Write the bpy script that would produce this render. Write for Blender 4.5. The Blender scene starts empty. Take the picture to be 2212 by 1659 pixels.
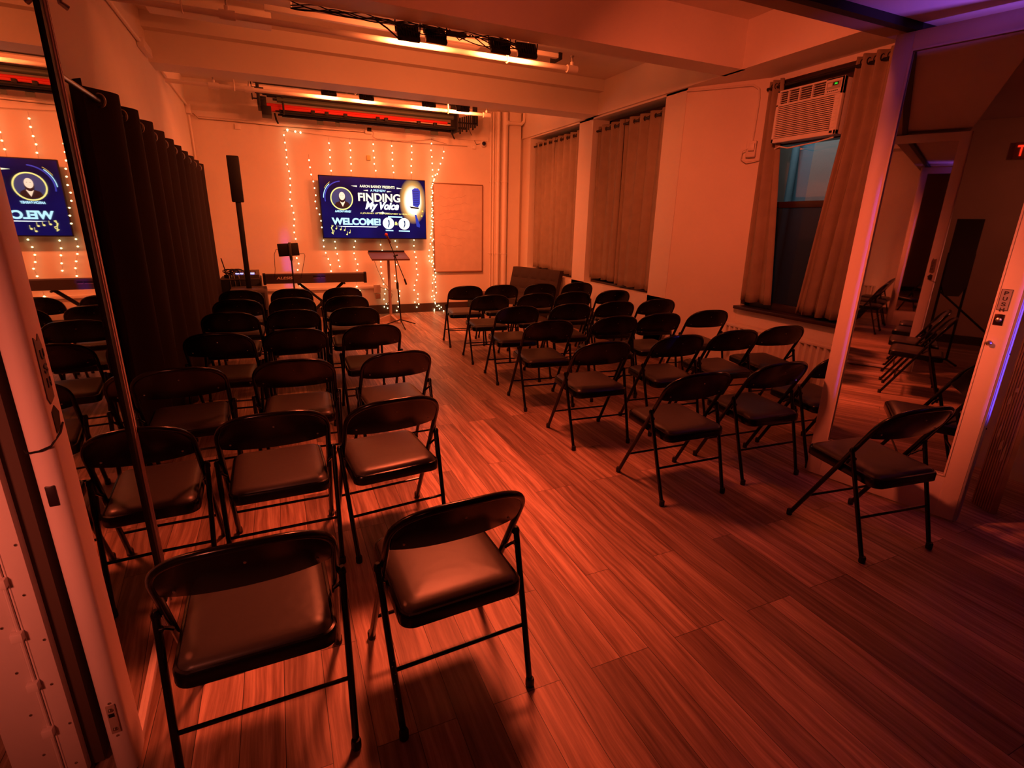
import bpy, bmesh, math, random
from mathutils import Vector, Matrix, Euler
R = math.radians
C = bpy.context.scene.collection
sc = bpy.context.scene

# ---------------------------------------------------------------- camera
cam_d = bpy.data.cameras.new('camera'); cam = bpy.data.objects.new('camera', cam_d); C.objects.link(cam)
cam_d.sensor_fit = 'HORIZONTAL'; cam_d.sensor_width = 36.0
cam_d.lens = 36.0 * 1117.4 / 2212.0
cam_d.clip_start = 0.02; cam_d.clip_end = 60
YAW, PIT, ROL = 0.42048577, 0.3008797, 0.02198966
fwd = Vector((math.sin(YAW)*math.cos(PIT), math.cos(YAW)*math.cos(PIT), -math.sin(PIT)))
r0 = Vector((math.cos(YAW), -math.sin(YAW), 0)); u0 = r0.cross(fwd)
rr = math.cos(ROL)*r0 + math.sin(ROL)*u0; uu = -math.sin(ROL)*r0 + math.cos(ROL)*u0
M = Matrix((rr, uu, -fwd)).transposed().to_4x4(); M.translation = (0, 0, 1.52)
cam.matrix_world = M
sc.camera = cam
# ---------------------------------------------------------------- world, exposure
w = bpy.data.worlds.new('night'); sc.world = w; w.use_nodes = True
w.node_tree.nodes['Background'].inputs[0].default_value = (0.02, 0.012, 0.012, 1)
w.node_tree.nodes['Background'].inputs[1].default_value = 0.12
sc.view_settings.view_transform = 'Standard'; sc.view_settings.look = 'None'
sc.view_settings.exposure = 0.0; sc.view_settings.gamma = 1.0
try: sc.view_settings.use_curve_mapping = False
except Exception: pass
sc.cycles.max_bounces = 8; sc.cycles.diffuse_bounces = 5; sc.cycles.glossy_bounces = 5
sc.cycles.sample_clamp_indirect = 6.0
sc.cycles.use_denoising = True

def lamp(name, loc, to, size, power, col, sy=None, spread=None):
    d = bpy.data.lights.new(name, 'AREA'); d.energy = power; d.color = col
    d.shape = 'RECTANGLE'; d.size = size; d.size_y = sy or size
    if spread: d.spread = spread
    o = bpy.data.objects.new(name, d); C.objects.link(o); o.location = loc
    o.rotation_euler = (Vector(to)-Vector(loc)).to_track_quat('-Z', 'Y').to_euler()
    return o
ORANGE = (1.0, 0.165, 0.046); RED_ORANGE = (1.0, 0.125, 0.044)
FL1 = [(1.06, 2.86), (1.27, 2.875), (1.80, 2.875), (2.04, 2.875)]      # x, z of the floodlights behind the nearer beam
FL2 = [(0.72, 2.925), (1.14, 2.92), (1.89, 2.92), (2.33, 2.91)]       # behind the farther beam
for i, (x, z) in enumerate(FL1):
    lamp('floodlight_lamp', (x, 4.50, z-.03), (x, 6.6, 1.9), 0.16, 13.5, ORANGE, 0.10)
for i, (x, z) in enumerate(FL2):
    lamp('floodlight_lamp', (x, 7.01, z-.02), (x+(-.3, -.1, .0, .1)[i], 8.9, 1.7), 0.16, (16, 18, 38, 38)[i], ORANGE, 0.10)
# more in the nearest bay, out of the picture above: two over the floor, two washing the beam and the right wall, one added to brighten the right door
for x, y, to, p, sp in ((1.0, 3.30, (-.05, 1.6, 0), 11, R(60)), (1.25, 3.30, (1.05, 2.7, 0), 17, R(66)), (1.3, 2.30, (1.6, 4.1, 2.75), 3.6, R(150)), (1.9, 2.30, (4.2, 4.0, 1.6), 14, R(95)), (.1, 2.45, (3.1, 1.6, 1.1), 5.5, R(34))):
    lamp('floodlight_lamp', (x, y, 3.05 if y > 3 else 2.85), to, 0.42 if y > 3 else 0.20, p, RED_ORANGE, 0.42 if y > 3 else 0.14, sp)
lamp('lobby_fill', (-1.5, -.8, 2.0), (-.66, 1.45, .9), 0.4, 2.6, (1.0, 0.17, 0.09), 0.4, R(36))  # unseen warm source behind the camera, placed to light the left door edges
lamp('lobby_fill', (.9, -1.5, 2.3), (3.5, 1.3, 1.1), 0.3, 1.3, (1.0, 0.2, 0.09), 0.3, R(24))  # added out of view to brighten the rough board
lamp('blue_glint_fill', (3.60, .15, 2.15), (3.0, 1.9, .5), 0.10, .12, (0.17, 0.06, 1.0), 0.10, R(60))  # unseen, kept only for small blue glints on the chair legs
lamp('blue_edge_fill', (3.96, -.50, 1.35), (3.272, 1.3, 1.22), 0.03, 1.5, (0.17, 0.07, 1.0), 1.2, R(3.5))  # invented bar out of view, puts blue on the right door's edge
lamp('lobby_fill', (-1.2, -1.2, 2.6), (-3.0, 1.1, 1.3), 0.3, 3.2, (1.0, .20, .09), 0.3, R(95))  # added out of view to lift the lobby wall in the right mirror
lamp('violet_header_fill', (3.62, .55, 1.7), (3.0, 1.62, 2.56), 0.10, 0.9, (0.42, 0.12, 1.0), 0.10, R(28))  # unseen up-light added to tint the header violet
lamp('light_well_fill', (4.95, 4.2, 3.7), (5.65, 4.5, 1.9), 0.3, 26, (0.7, 0.88, 1.0), 0.3)  # unseen lamp added in the light well to light the wall outside

# ---------------------------------------------------------------- materials
def mat(name, col, rough=0.5, metal=0.0, spec=0.5, bump=0.0, bscale=60.0, var=0.0, vscale=3.0, emit=None, estr=0.0, coat=0.0):
    m = bpy.data.materials.new(name); m.use_nodes = True
    nt = m.node_tree; b = nt.nodes['Principled BSDF']
    b.inputs['Base Color'].default_value = (*col, 1); b.inputs['Roughness'].default_value = rough
    b.inputs['Metallic'].default_value = metal; b.inputs['Specular IOR Level'].default_value = spec
    b.inputs['Coat Weight'].default_value = coat
    tc = nt.nodes.new('ShaderNodeTexCoord')
    if var > 0:
        n = nt.nodes.new('ShaderNodeTexNoise'); n.inputs['Scale'].default_value = vscale; n.inputs['Detail'].default_value = 5
        nt.links.new(tc.outputs['Object'], n.inputs['Vector'])
        r = nt.nodes.new('ShaderNodeMapRange'); r.inputs['From Min'].default_value = .3; r.inputs['From Max'].default_value = .7
        r.inputs['To Min'].default_value = 1-var; r.inputs['To Max'].default_value = 1+var
        nt.links.new(n.outputs['Fac'], r.inputs['Value'])
        mx = nt.nodes.new('ShaderNodeMix'); mx.data_type = 'RGBA'; mx.blend_type = 'MULTIPLY'; mx.inputs['Factor'].default_value = 1
        mx.inputs[6].default_value = (*col, 1); nt.links.new(r.outputs[0], mx.inputs[7]); nt.links.new(mx.outputs[2], b.inputs['Base Color'])
    if bump > 0:
        n2 = nt.nodes.new('ShaderNodeTexNoise'); n2.inputs['Scale'].default_value = bscale; n2.inputs['Detail'].default_value = 4
        nt.links.new(tc.outputs['Object'], n2.inputs['Vector'])
        bp = nt.nodes.new('ShaderNodeBump'); bp.inputs['Strength'].default_value = bump; bp.inputs['Distance'].default_value = 0.004
        nt.links.new(n2.outputs['Fac'], bp.inputs['Height']); nt.links.new(bp.outputs[0], b.inputs['Normal'])
    if emit:
        b.inputs['Emission Color'].default_value = (*emit, 1); b.inputs['Emission Strength'].default_value = estr
    return m
def flat(name, col, s=1.0):
    m = mat(name, (0.0, 0.0, 0.0), .35, emit=col, estr=s, var=0)
    m.cycles.emission_sampling = 'NONE'
    return m
M_wall = mat('cream_wall_paint', (.80, .72, .62), .55, bump=.35, bscale=14, var=.035, vscale=2.2)
M_ceil = mat('cream_ceiling_paint', (.78, .70, .60), .6, bump=.3, bscale=9, var=.05, vscale=1.5)
M_trim = mat('cream_gloss_trim', (.80, .72, .63), .4, bump=.1, bscale=20)
M_base = mat('dark_baseboard', (.06, .035, .025), .4)
M_blackm = mat('black_gloss_enamel', (.004, .0035, .004), .22, spec=.4, bump=.05, bscale=90)
M_vinyl = mat('black_vinyl', (.05, .042, .038), .38, spec=.45, bump=.12, bscale=35)
M_rubber = mat('black_rubber', (.01, .01, .01), .6)
M_steel = mat('worn_steel', (.45, .42, .38), .35, metal=1.0)
M_dark = mat('matt_black', (.008, .007, .007), .6, spec=.3, bump=.1)
M_blackcloth = mat('black_curtain_cloth', (.028, .018, .015), .9, spec=.2, bump=.3, bscale=120)
M_taupe = mat('taupe_curtain_cloth', (.33, .26, .19), .85, spec=.2, bump=.4, bscale=160, var=.08, vscale=8)
M_bronze = mat('dark_bronze', (.03, .022, .018), .35, metal=.6)
M_wood = mat('dark_window_wood', (.035, .012, .008), .4, bump=.2, bscale=30)
M_white = mat('white_plastic', (.78, .74, .68), .4)
M_frame = mat('pink_white_door_paint', (.74, .62, .60), .45, bump=.15, bscale=40, var=.04, vscale=3)
M_pipe = mat('cream_painted_pipe', (.82, .74, .64), .4, bump=.1)
M_couch = mat('grey_couch_fabric', (.05, .036, .032), .9, spec=.2, bump=.4, bscale=150)
M_grey = mat('dark_grey_plastic', (.05, .045, .045), .4)
M_mirror = mat('mirror_glass', (.74, .72, .70), .015, metal=1.0)
M_glass = mat('dark_window_glass', (.02, .03, .035), .05, spec=.6)
M_scr = mat('glossy_screen_black', (.01, .01, .012), .15)
M_bulb = flat('warm_bulb_glow', (1.0, .80, .36), 6.5)
M_wire = mat('thin_clear_wire', (.20, .12, .06), .5)

def floor_material():
    m = bpy.data.materials.new('laminate_planks'); m.use_nodes = True; nt = m.node_tree; L = nt.links.new
    b = nt.nodes['Principled BSDF']; tc = nt.nodes.new('ShaderNodeTexCoord')
    mp = nt.nodes.new('ShaderNodeMapping'); mp.inputs['Rotation'].default_value = (0, 0, R(90)); L(tc.outputs['Object'], mp.inputs['Vector'])
    br = nt.nodes.new('ShaderNodeTexBrick'); br.offset = .37; br.offset_frequency = 3
    br.inputs['Scale'].default_value = 1; br.inputs['Brick Width'].default_value = 1.22; br.inputs['Row Height'].default_value = .126
    br.inputs['Mortar Size'].default_value = .0012; br.inputs['Mortar Smooth'].default_value = .3; br.inputs['Bias'].default_value = 0
    br.inputs['Color1'].default_value = (.0, .0, .0, 1); br.inputs['Color2'].default_value = (1, 1, 1, 1); br.inputs['Mortar'].default_value = (0, 0, 0, 1)
    L(mp.outputs[0], br.inputs['Vector'])
    # grain: long stretched, slightly wavy streaks, shifted per plank
    sep = nt.nodes.new('ShaderNodeSeparateColor'); L(br.outputs['Color'], sep.inputs[0])
    mul = nt.nodes.new('ShaderNodeMath'); mul.operation = 'MULTIPLY'; mul.inputs[1].default_value = 37; L(sep.outputs[0], mul.inputs[0])
    cmb = nt.nodes.new('ShaderNodeCombineXYZ'); L(mul.outputs[0], cmb.inputs[2]); L(mul.outputs[0], cmb.inputs[0])
    add = nt.nodes.new('ShaderNodeVectorMath'); add.operation = 'ADD'; L(tc.outputs['Object'], add.inputs[0]); L(cmb.outputs[0], add.inputs[1])
    wn = nt.nodes.new('ShaderNodeTexNoise'); wn.inputs['Scale'].default_value = 2.2; wn.inputs['Detail'].default_value = 2; L(add.outputs[0], wn.inputs['Vector'])
    ws = nt.nodes.new('ShaderNodeVectorMath'); ws.operation = 'SCALE'; ws.inputs['Scale'].default_value = .05; L(wn.outputs['Color'], ws.inputs[0])
    a2 = nt.nodes.new('ShaderNodeVectorMath'); a2.operation = 'ADD'; L(add.outputs[0], a2.inputs[0]); L(ws.outputs[0], a2.inputs[1])
    m2 = nt.nodes.new('ShaderNodeMapping'); m2.inputs['Scale'].default_value = (42, 1.6, 1); L(a2.outputs[0], m2.inputs['Vector'])
    gn = nt.nodes.new('ShaderNodeTexNoise'); gn.inputs['Scale'].default_value = 1; gn.inputs['Detail'].default_value = 6; gn.inputs['Roughness'].default_value = .65
    L(m2.outputs[0], gn.inputs['Vector'])
    ramp = nt.nodes.new('ShaderNodeValToRGB'); e = ramp.color_ramp.elements
    e[0].position = .30; e[0].color = (.16, .085, .06, 1); e[1].position = .70; e[1].color = (.62, .42, .32, 1)
    k = ramp.color_ramp.elements.new(.5); k.color = (.36, .22, .165, 1)
    L(gn.outputs['Fac'], ramp.inputs['Fac'])
    pm = nt.nodes.new('ShaderNodeMapRange'); pm.inputs['To Min'].default_value = .62; pm.inputs['To Max'].default_value = 1.4; L(sep.outputs[0], pm.inputs['Value'])
    mx = nt.nodes.new('ShaderNodeMix'); mx.data_type = 'RGBA'; mx.blend_type = 'MULTIPLY'; mx.inputs['Factor'].default_value = 1
    L(ramp.outputs[0], mx.inputs[6]); L(pm.outputs[0], mx.inputs[7])
    seam = nt.nodes.new('ShaderNodeMix'); seam.data_type = 'RGBA'; L(br.outputs['Fac'], seam.inputs['Factor']); L(mx.outputs[2], seam.inputs[6])
    seam.inputs[7].default_value = (.02, .012, .01, 1); L(seam.outputs[2], b.inputs['Base Color'])
    rr_ = nt.nodes.new('ShaderNodeMapRange'); rr_.inputs['To Min'].default_value = .34; rr_.inputs['To Max'].default_value = .52; L(gn.outputs['Fac'], rr_.inputs['Value']); L(rr_.outputs[0], b.inputs['Roughness'])
    b.inputs['Specular IOR Level'].default_value = .5
    bp = nt.nodes.new('ShaderNodeBump'); bp.inputs['Strength'].default_value = .25; bp.inputs['Distance'].default_value = .0015; L(gn.outputs['Fac'], bp.inputs['Height']); L(bp.outputs[0], b.inputs['Normal'])
    return m
M_floor = floor_material()

# ---------------------------------------------------------------- mesh helpers
def new(): return bmesh.new()
def box(bm, lo, hi, bev=0.0, T=None):
    lo, hi = Vector(lo), Vector(hi)
    g = bmesh.ops.create_cube(bm, size=1.0)
    mtx = Matrix.Translation((lo+hi)/2) @ Matrix.Diagonal((*(hi-lo), 1))
    vs = g['verts']
    bmesh.ops.transform(bm, matrix=mtx, verts=vs)
    if bev > 0:
        es = list({e for v in vs for e in v.link_edges})
        r = bmesh.ops.bevel(bm, geom=es, offset=bev, segments=2, affect='EDGES', profile=.5)
        vs = list({v for f in r['faces'] for v in f.verts} | {v for v in vs if v.is_valid})
    if T is not None: bmesh.ops.transform(bm, matrix=T, verts=[v for v in vs if v.is_valid])
    return bm
def tube(bm, pts, r, seg=8, caps=True, r2=None, closed=False):
    pts = [Vector(p) for p in pts]; n = len(pts); rings = []
    t = (pts[1]-pts[0]).normalized()
    up = Vector((0, 0, 1)) if abs(t.z) < .9 else Vector((0, 1, 0))
    nx = t.cross(up).normalized()
    for i, p in enumerate(pts):
        if closed: tt = (pts[(i+1) % n]-pts[i-1]).normalized()
        elif i == 0: tt = (pts[1]-pts[0]).normalized()
        elif i == n-1: tt = (pts[-1]-pts[-2]).normalized()
        else: tt = ((pts[i+1]-p).normalized()+(p-pts[i-1]).normalized()).normalized()
        nx = (nx - tt*nx.dot(tt)).normalized(); ny = tt.cross(nx)
        rad = r if r2 is None else r+(r2-r)*i/(n-1)
        rings.append([bm.verts.new(p + nx*math.cos(a)*rad + ny*math.sin(a)*rad) for a in [2*math.pi*k/seg for k in range(seg)]])
    for i in range(n if closed else n-1):
        a, b = rings[i], rings[(i+1) % n]
        for k in range(seg): bm.faces.new((a[k], a[(k+1) % seg], b[(k+1) % seg], b[k]))
    if caps and not closed:
        bm.faces.new(list(reversed(rings[0]))); bm.faces.new(rings[-1])
    return bm
def lathe(bm, prof, seg=16, at=(0, 0, 0), axis='Z'):
    at = Vector(at); rings = []
    def P(r, h, a):
        c, s = r*math.cos(a), r*math.sin(a)
        return at + (Vector((c, s, h)) if axis == 'Z' else Vector((c, h, s)) if axis == 'Y' else Vector((h, c, s)))
    for r, h in prof: rings.append([bm.verts.new(P(max(r, 1e-4), h, 2*math.pi*k/seg)) for k in range(seg)])
    for a, b in zip(rings, rings[1:]):
        for k in range(seg): bm.faces.new((a[k], a[(k+1) % seg], b[(k+1) % seg], b[k]))
    bm.faces.new(rings[0]); bm.faces.new(rings[-1])
    return bm
def prism(bm, poly, a0, a1, axis='Y'):
    """polygon in the two other axes extruded along axis"""
    def P(u, v, a): return (u, a, v) if axis == 'Y' else ((a, u, v) if axis == 'X' else (u, v, a))
    A = [bm.verts.new(P(u, v, a0)) for u, v in poly]; B = [bm.verts.new(P(u, v, a1)) for u, v in poly]
    n = len(poly); bm.faces.new(A); bm.faces.new(list(reversed(B)))
    for i in range(n): bm.faces.new((A[i], B[i], B[(i+1) % n], A[(i+1) % n]))
    return bm
def obj(name, bm, m, parent=None, smooth=True):
    bmesh.ops.recalc_face_normals(bm, faces=bm.faces[:])
    me = bpy.data.meshes.new(name); bm.to_mesh(me); bm.free()
    if smooth:
        for p in me.polygons: p.use_smooth = True
        try: me.set_sharp_from_angle(angle=R(38))
        except Exception: pass
    me.materials.append(m)
    o = bpy.data.objects.new(name, me); C.objects.link(o)
    if parent: o.parent = parent
    return o
def tag(o, label, cat, group=None, kind=None):
    o['label'] = label; o['category'] = cat
    if group: o['group'] = group
    if kind: o['kind'] = kind
    return o
def thing(name, label, cat, loc=(0, 0, 0), rz=0, group=None):
    o = bpy.data.objects.new(name, None); C.objects.link(o); o.empty_display_size = .1
    o.location = loc; o.rotation_euler = (0, 0, rz)
    return tag(o, label, cat, group)
def struct(name, bm, m, parent=None, smooth=False):
    o = obj(name, bm, m, parent, smooth)
    if parent is None: o['kind'] = 'structure'
    return o
def sempty(name, loc=(0, 0, 0), rz=0):
    o = bpy.data.objects.new(name, None); C.objects.link(o); o.location = loc; o.rotation_euler = (0, 0, rz); o['kind'] = 'structure'
    return o
def dup(root, loc, rz, label, group=None):
    r = root.copy(); C.objects.link(r); r.location = loc; r.rotation_euler = (0, 0, rz); r['label'] = label
    if group: r['group'] = group
    for ch in list(root.children):
        c = ch.copy(); C.objects.link(c); c.parent = r
        for g in ch.children:
            d = g.copy(); C.objects.link(d); d.parent = c
    return r
def text(name, s, x, z, h, m, parent, y, width=None, off=0.0, align='LEFT', shear=0.0, rot=(R(90), 0, 0), squash=None):
    cu = bpy.data.curves.new(name, 'FONT'); cu.body = s; cu.size = 1.0; cu.offset = off; cu.shear = shear; cu.extrude = 0.004
    t = bpy.data.objects.new(name, cu); C.objects.link(t)
    dg = bpy.context.evaluated_depsgraph_get(); me = bpy.data.meshes.new_from_object(t.evaluated_get(dg))
    bpy.data.objects.remove(t)
    xs = [v.co.x for v in me.vertices]; ys = [v.co.y for v in me.vertices]
    x0, x1, y0, y1 = min(xs), max(xs), min(ys), max(ys)
    sy = h/(y1-y0); sx = (width/(x1-x0)) if width else sy
    for v in me.vertices:
        v.co.x = (v.co.x-x0)*sx; v.co.y = (v.co.y-y0)*sy; v.co.z *= .25
        if align == 'CENTER': v.co.x -= (x1-x0)*sx/2
    me.materials.clear(); me.materials.append(m)
    o = bpy.data.objects.new(name, me); C.objects.link(o); o.location = (x, y, z); o.rotation_euler = rot
    if parent: o.parent = parent
    return o

# ---------------------------------------------------------------- room shell
XL, YB, ZC = -.93, 8.94, 3.30
struct('floor', box(new(), (-3.2, -3.4, -.1), (5.0, YB+.2, 0)), M_floor)
struct('ceiling', box(new(), (-1.2, 1.9, ZC), (5.0, YB+.2, ZC+.1)), M_ceil)
struct('wall_back', box(new(), (-1.2, YB, 0), (4.7, YB+.2, ZC)), M_wall)
struct('wall_left', box(new(), (XL-.2, 2.25, 0), (XL, YB, ZC)), M_wall)
# right wall: piers, sills and heads around three window openings
bm = new()
XR = 4.10
box(bm, (XR, 8.62, 0), (XR+.5, YB, ZC)); box(bm, (XR, 6.66, 0), (XR+.5, 7.02, ZC)); box(bm, (XR, 4.84, 0), (XR+.5, 5.17, ZC))
box(bm, (XR, 4.84, 0), (XR+.5, 8.62, .72)); box(bm, (XR, 4.84, 2.89), (XR+.5, 8.62, ZC))
prism(bm, [(4.10, 4.85), (4.52, 4.15), (4.95, 4.15), (4.95, 4.85)], 0, ZC, 'Z')   # splayed reveal beside the nearest window
box(bm, (4.52, 4.12, 0), (4.7, 4.15, ZC)); box(bm, (4.52, 1.9, 0), (4.7, 2.70, ZC)); box(bm, (4.22, -3.4, 0), (4.7, 1.9, ZC))
box(bm, (4.52, 2.70, 0), (4.7, 4.12, .70)); box(bm, (4.52, 2.70, 2.86), (4.7, 4.12, ZC))
struct('wall_right', bm, M_wall)
# beams
struct('ceiling_beam', box(new(), (XL, 4.08, 2.91), (XR, 4.33, ZC)), M_ceil)
struct('ceiling_beam', box(new(), (XL, 6.50, 2.91), (XR, 6.84, ZC)), M_ceil)
struct('ceiling_beam', box(new(), (4.06, 1.9, 2.91), (4.95, YB, ZC)), M_ceil)
bm = new(); box(bm, (XL, 6.38, 3.17), (4.06, 6.50, ZC)); struct('ceiling_moulding', bm, M_ceil)
struct('header_beam', box(new(), (-1.3, 1.99, 2.50), (4.52, 2.10, ZC)), mat('brown_header_paint', (.30, .20, .14), .5, bump=.1))
struct('door_track', box(new(), (-1.3, 1.945, 2.492), (4.25, 1.99, 2.56)), M_dark)
M_lilac = mat('lilac_white_paint', (.62, .58, .62), .6, bump=.1)
bm = new(); box(bm, (-1.3, 1.50, 2.53), (4.25, 1.945, 2.62)); box(bm, (-1.3, 1.42, 2.53), (4.25, 1.50, 2.95)); struct('lobby_header', bm, M_lilac)
struct('ceiling_lobby', box(new(), (-3.2, -3.4, 2.95), (4.6, 1.9, 3.05)), M_lilac)
M_brown = mat('brown_lobby_wall', (.55, .40, .32), .6, bump=.2, bscale=10, var=.1, vscale=1.2)
struct('wall_lobby_left', box(new(), (-3.2, -3.4, 0), (-3.0, 2.25, 2.95)), M_brown)
struct('wall_lobby_partition', box(new(), (-3.0, 2.15, 0), (-.95, 2.25, 2.95)), M_brown)
struct('wall_lobby_back', box(new(), (-3.2, -3.5, 0), (4.6, -3.4, 2.95)), M_brown)
# skirting
struct('baseboard_back', box(new(), (XL, YB-.022, 0), (4.1, YB, .15)), M_base)
struct('baseboard_right', box(new(), (XR-.02, 4.84, 0), (XR, 8.6, .13)), M_base)
struct('baseboard_right_near', box(new(), (4.50, 1.9, 0), (4.52, 4.15, .13)), M_base)
struct('baseboard_lobby', box(new(), (-3.0, -3.4, 0), (-2.98, 2.15, .12)), M_base)
# corner pier and chases at the back right
struct('corner_pier', box(new(), (3.80, YB-.10, 0), (4.02, YB, ZC)), M_wall)
struct('wall_chase', box(new(), (3.60, YB-.05, 0), (3.80, YB, ZC)), M_wall)
# ledge high on the back wall (picture rail) and left wall conduit
bm = new(); box(bm, (XL, YB-.035, 2.83), (3.45, YB, 2.90)); struct('picture_rail', bm, M_trim)

# windows
def window(name, y0, y1, z0, z1, x, mid):
    w_ = sempty(name)
    bm = new()
    for a, b in (((y0, z0), (y0+.07, z1)), ((y1-.07, z0), (y1, z1)), ((y0, z0), (y1, z0+.07)), ((y0, z1-.07), (y1, z1)), ((y0, mid-.03), (y1, mid+.03))):
        box(bm, (x, a[0], a[1]), (x+.06, b[0], b[1]), .004)
    obj('window_frame', bm, M_wood, w_)
    bm = new(); box(bm, (x-.14, y0-.02, z0-.035), (x+.05, y1+.02, z0), .004); obj('window_sill', bm, M_wood, w_)
    return w_
w1 = window('window_1', 7.02, 8.62, .75, 2.89, 4.36, 1.8)
w2 = window('window_2', 5.17, 6.66, .75, 2.89, 4.36, 1.8)
w3 = window('window_3', 2.70, 4.12, .73, 2.86, 4.58, 1.75)
for w_, y0, y1 in ((w1, 7.02, 8.62), (w2, 5.17, 6.66)):
    obj('pane', box(new(), (4.38, y0+.05, .8), (4.386, y1-.05, 2.85)), M_glass, w_)
# nearest window: clear upper pane, frosted lower pane
mg = bpy.data.materials.new('clear_window_glass'); mg.use_nodes = True
nt = mg.node_tree; nt.nodes.clear(); o_ = nt.nodes.new('ShaderNodeOutputMaterial')
g1 = nt.nodes.new('ShaderNodeBsdfTransparent'); g2 = nt.nodes.new('ShaderNodeBsdfGlossy'); g2.inputs['Roughness'].default_value = .03
mx_ = nt.nodes.new('ShaderNodeMixShader'); mx_.inputs[0].default_value = .07; g1.inputs[0].default_value = (.8, .88, .9, 1)
nt.links.new(g1.outputs[0], mx_.inputs[1]); nt.links.new(g2.outputs[0], mx_.inputs[2]); nt.links.new(mx_.outputs[0], o_.inputs[0])
obj('pane', box(new(), (4.60, 2.77, 1.77), (4.604, 4.06, 2.80)), mg, w3)
M_frost = bpy.data.materials.new('grey_frosted_pane'); M_frost.use_nodes = True; nt = M_frost.node_tree; nt.nodes.clear()
o_ = nt.nodes.new('ShaderNodeOutputMaterial'); g1 = nt.nodes.new('ShaderNodeBsdfTransparent'); g1.inputs[0].default_value = (.42, .42, .44, 1); g2 = nt.nodes.new('ShaderNodeBsdfPrincipled')
g2.inputs['Base Color'].default_value = (.05, .055, .06, 1); g2.inputs['Roughness'].default_value = .35
mx_ = nt.nodes.new('ShaderNodeMixShader'); mx_.inputs[0].default_value = .3; nt.links.new(g1.outputs[0], mx_.inputs[1]); nt.links.new(g2.outputs[0], mx_.inputs[2]); nt.links.new(mx_.outputs[0], o_.inputs[0])
obj('filler_panel', box(new(), (4.54, 2.70, 2.29), (4.56, 4.12, 2.86)), M_wood, w3)  # dark panel added to block the bright gap above the air conditioner
obj('frosted_pane', box(new(), (4.60, 2.77, .78), (4.606, 4.06, 1.74)), M_frost, w3)
# what stands outside: the grey wall of a light well
bm = new(); box(bm, (5.7, 1.0, -.5), (5.8, 6.5, 6)); 
struct('exterior_wall', bm, mat('grey_blue_render', (.16, .25, .28), .8, bump=.3))
bm = new(); box(bm, (5.55, 2.6, -.5), (5.7, 4.37, 6)); struct('exterior_pier', bm, mat('pale_exterior_pier', (.50, .36, .30), .8, bump=.3))
tag(obj('downpipe', tube(new(), [(5.55, 4.60, -.4), (5.55, 4.60, 6)], .04, 10), mat('grey_downpipe', (.25, .3, .32), .5)), 'grey downpipe outside behind the nearest window', 'pipe')

# ---------------------------------------------------------------- mirrored folding doors
A26 = R(2.6)
def mirror_door(name, P0, ang, width, z1, stile, flip):
    """local x runs along the door, local y is its face normal (towards -y = mirror face)"""
    d = sempty(name, P0, ang)
    bm = new(); t = .045
    box(bm, (0, 0, .012), (stile, t, z1), .004); box(bm, (width-stile, 0, .012), (width, t, z1), .004)
    box(bm, (stile-.002, .001, .012), (width-stile+.002, t-.001, .25), .003); box(bm, (stile-.002, .001, z1-stile), (width-stile+.002, t-.001, z1), .003)
    obj('door_frame', bm, M_frame, d)
    bm = new(); s = stile
    for lo, hi in (((s, -.004, .25), (s+.008, .002, z1-s)), ((width-s-.008, -.004, .25), (width-s, .002, z1-s)), ((s, -.004, .25), (width-s, .002, .258)), ((s, -.004, z1-s-.008), (width-s, .002, z1-s))): box(bm, lo, hi)
    obj('glazing_bead', bm, M_frame, d)
    obj('mirror_panel', box(new(), (s+.001, .012, .251), (width-s-.001, .020, z1-s-.001)), M_mirror, d)
    return d
# right door: far edge at (3.02, 2.03), near edge (3.245, 1.33)
d2 = mirror_door('door_2', (3.034, 2.03, 0), R(-74.6), .765, 2.49, .083, False)
M_push = mat('grey_sticker', (.34, .30, .36), .5); M_pushd = mat('sticker_print', (.03, .02, .03), .5)
st = obj('push_sticker', box(new(), (.689, -.003, 1.165), (.729, 0, 1.265)), M_push, d2)
for i, ch in enumerate('PUSH'):
    text('sticker_letter', ch, .709, 1.246-.0265*i-.008, .018, M_pushd, st, -.0035, width=.017, align='CENTER', off=.02)
bm = new()
for lo, hi in (((.688, -.0035, 1.164), (.730, -.003, 1.166)), ((.688, -.0035, 1.264), (.730, -.003, 1.266)), ((.688, -.0035, 1.165), (.690, -.003, 1.265)), ((.728, -.0035, 1.165), (.730, -.003, 1.265))): box(bm, lo, hi)
obj('sticker_border', bm, M_pushd, st)
lk = obj('lock_plate', box(new(), (.690, -.004, 1.09), (.727, 0, 1.145), .002), mat('dark_bronze_plate', (.06, .03, .02), .3, metal=.8), d2)
obj('thumb_turn', lathe(new(), [(.011, -.003), (.012, -.010), (.006, -.014)], 14, (.709, 0, 1.117), 'Y'), M_steel, lk)
obj('door_knob', lathe(new(), [(.012, 0), (.010, -.012), (.012, -.02), (.006, -.028)], 14, (.70, 0, 1.0), 'Y'), M_steel, d2)
bm = new(); box(bm, (.765, .002, .012), (.775, .020, 2.49), .002); box(bm, (.765, .026, .012), (.779, .075, 2.49), .003)
obj('edge_profile', bm, mat('satin_metal_edge', (.45, .44, .50), .35, metal=.4), d2)
bm = new()
for z in (.55, .95, 1.22, 1.5, 1.9): lathe(bm, [(.004, 0), (.004, .004)], 8, (.779, .050, z), 'X')
obj('edge_screw', bm, M_dark, d2)
# left door: plane x*cos(2.6deg)+y*sin(2.6deg) = -.445 ; far edge y 2.18
def lx(y): return (-.445 - y*math.sin(A26))/math.cos(A26)
d1 = sempty('door_1')
TL = Matrix.Translation((lx(1.41), 1.41, 0)) @ Matrix.Rotation(A26, 4, 'Z')   # local y along door, local -x = thickness
W1 = .78
bm = new()
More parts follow.
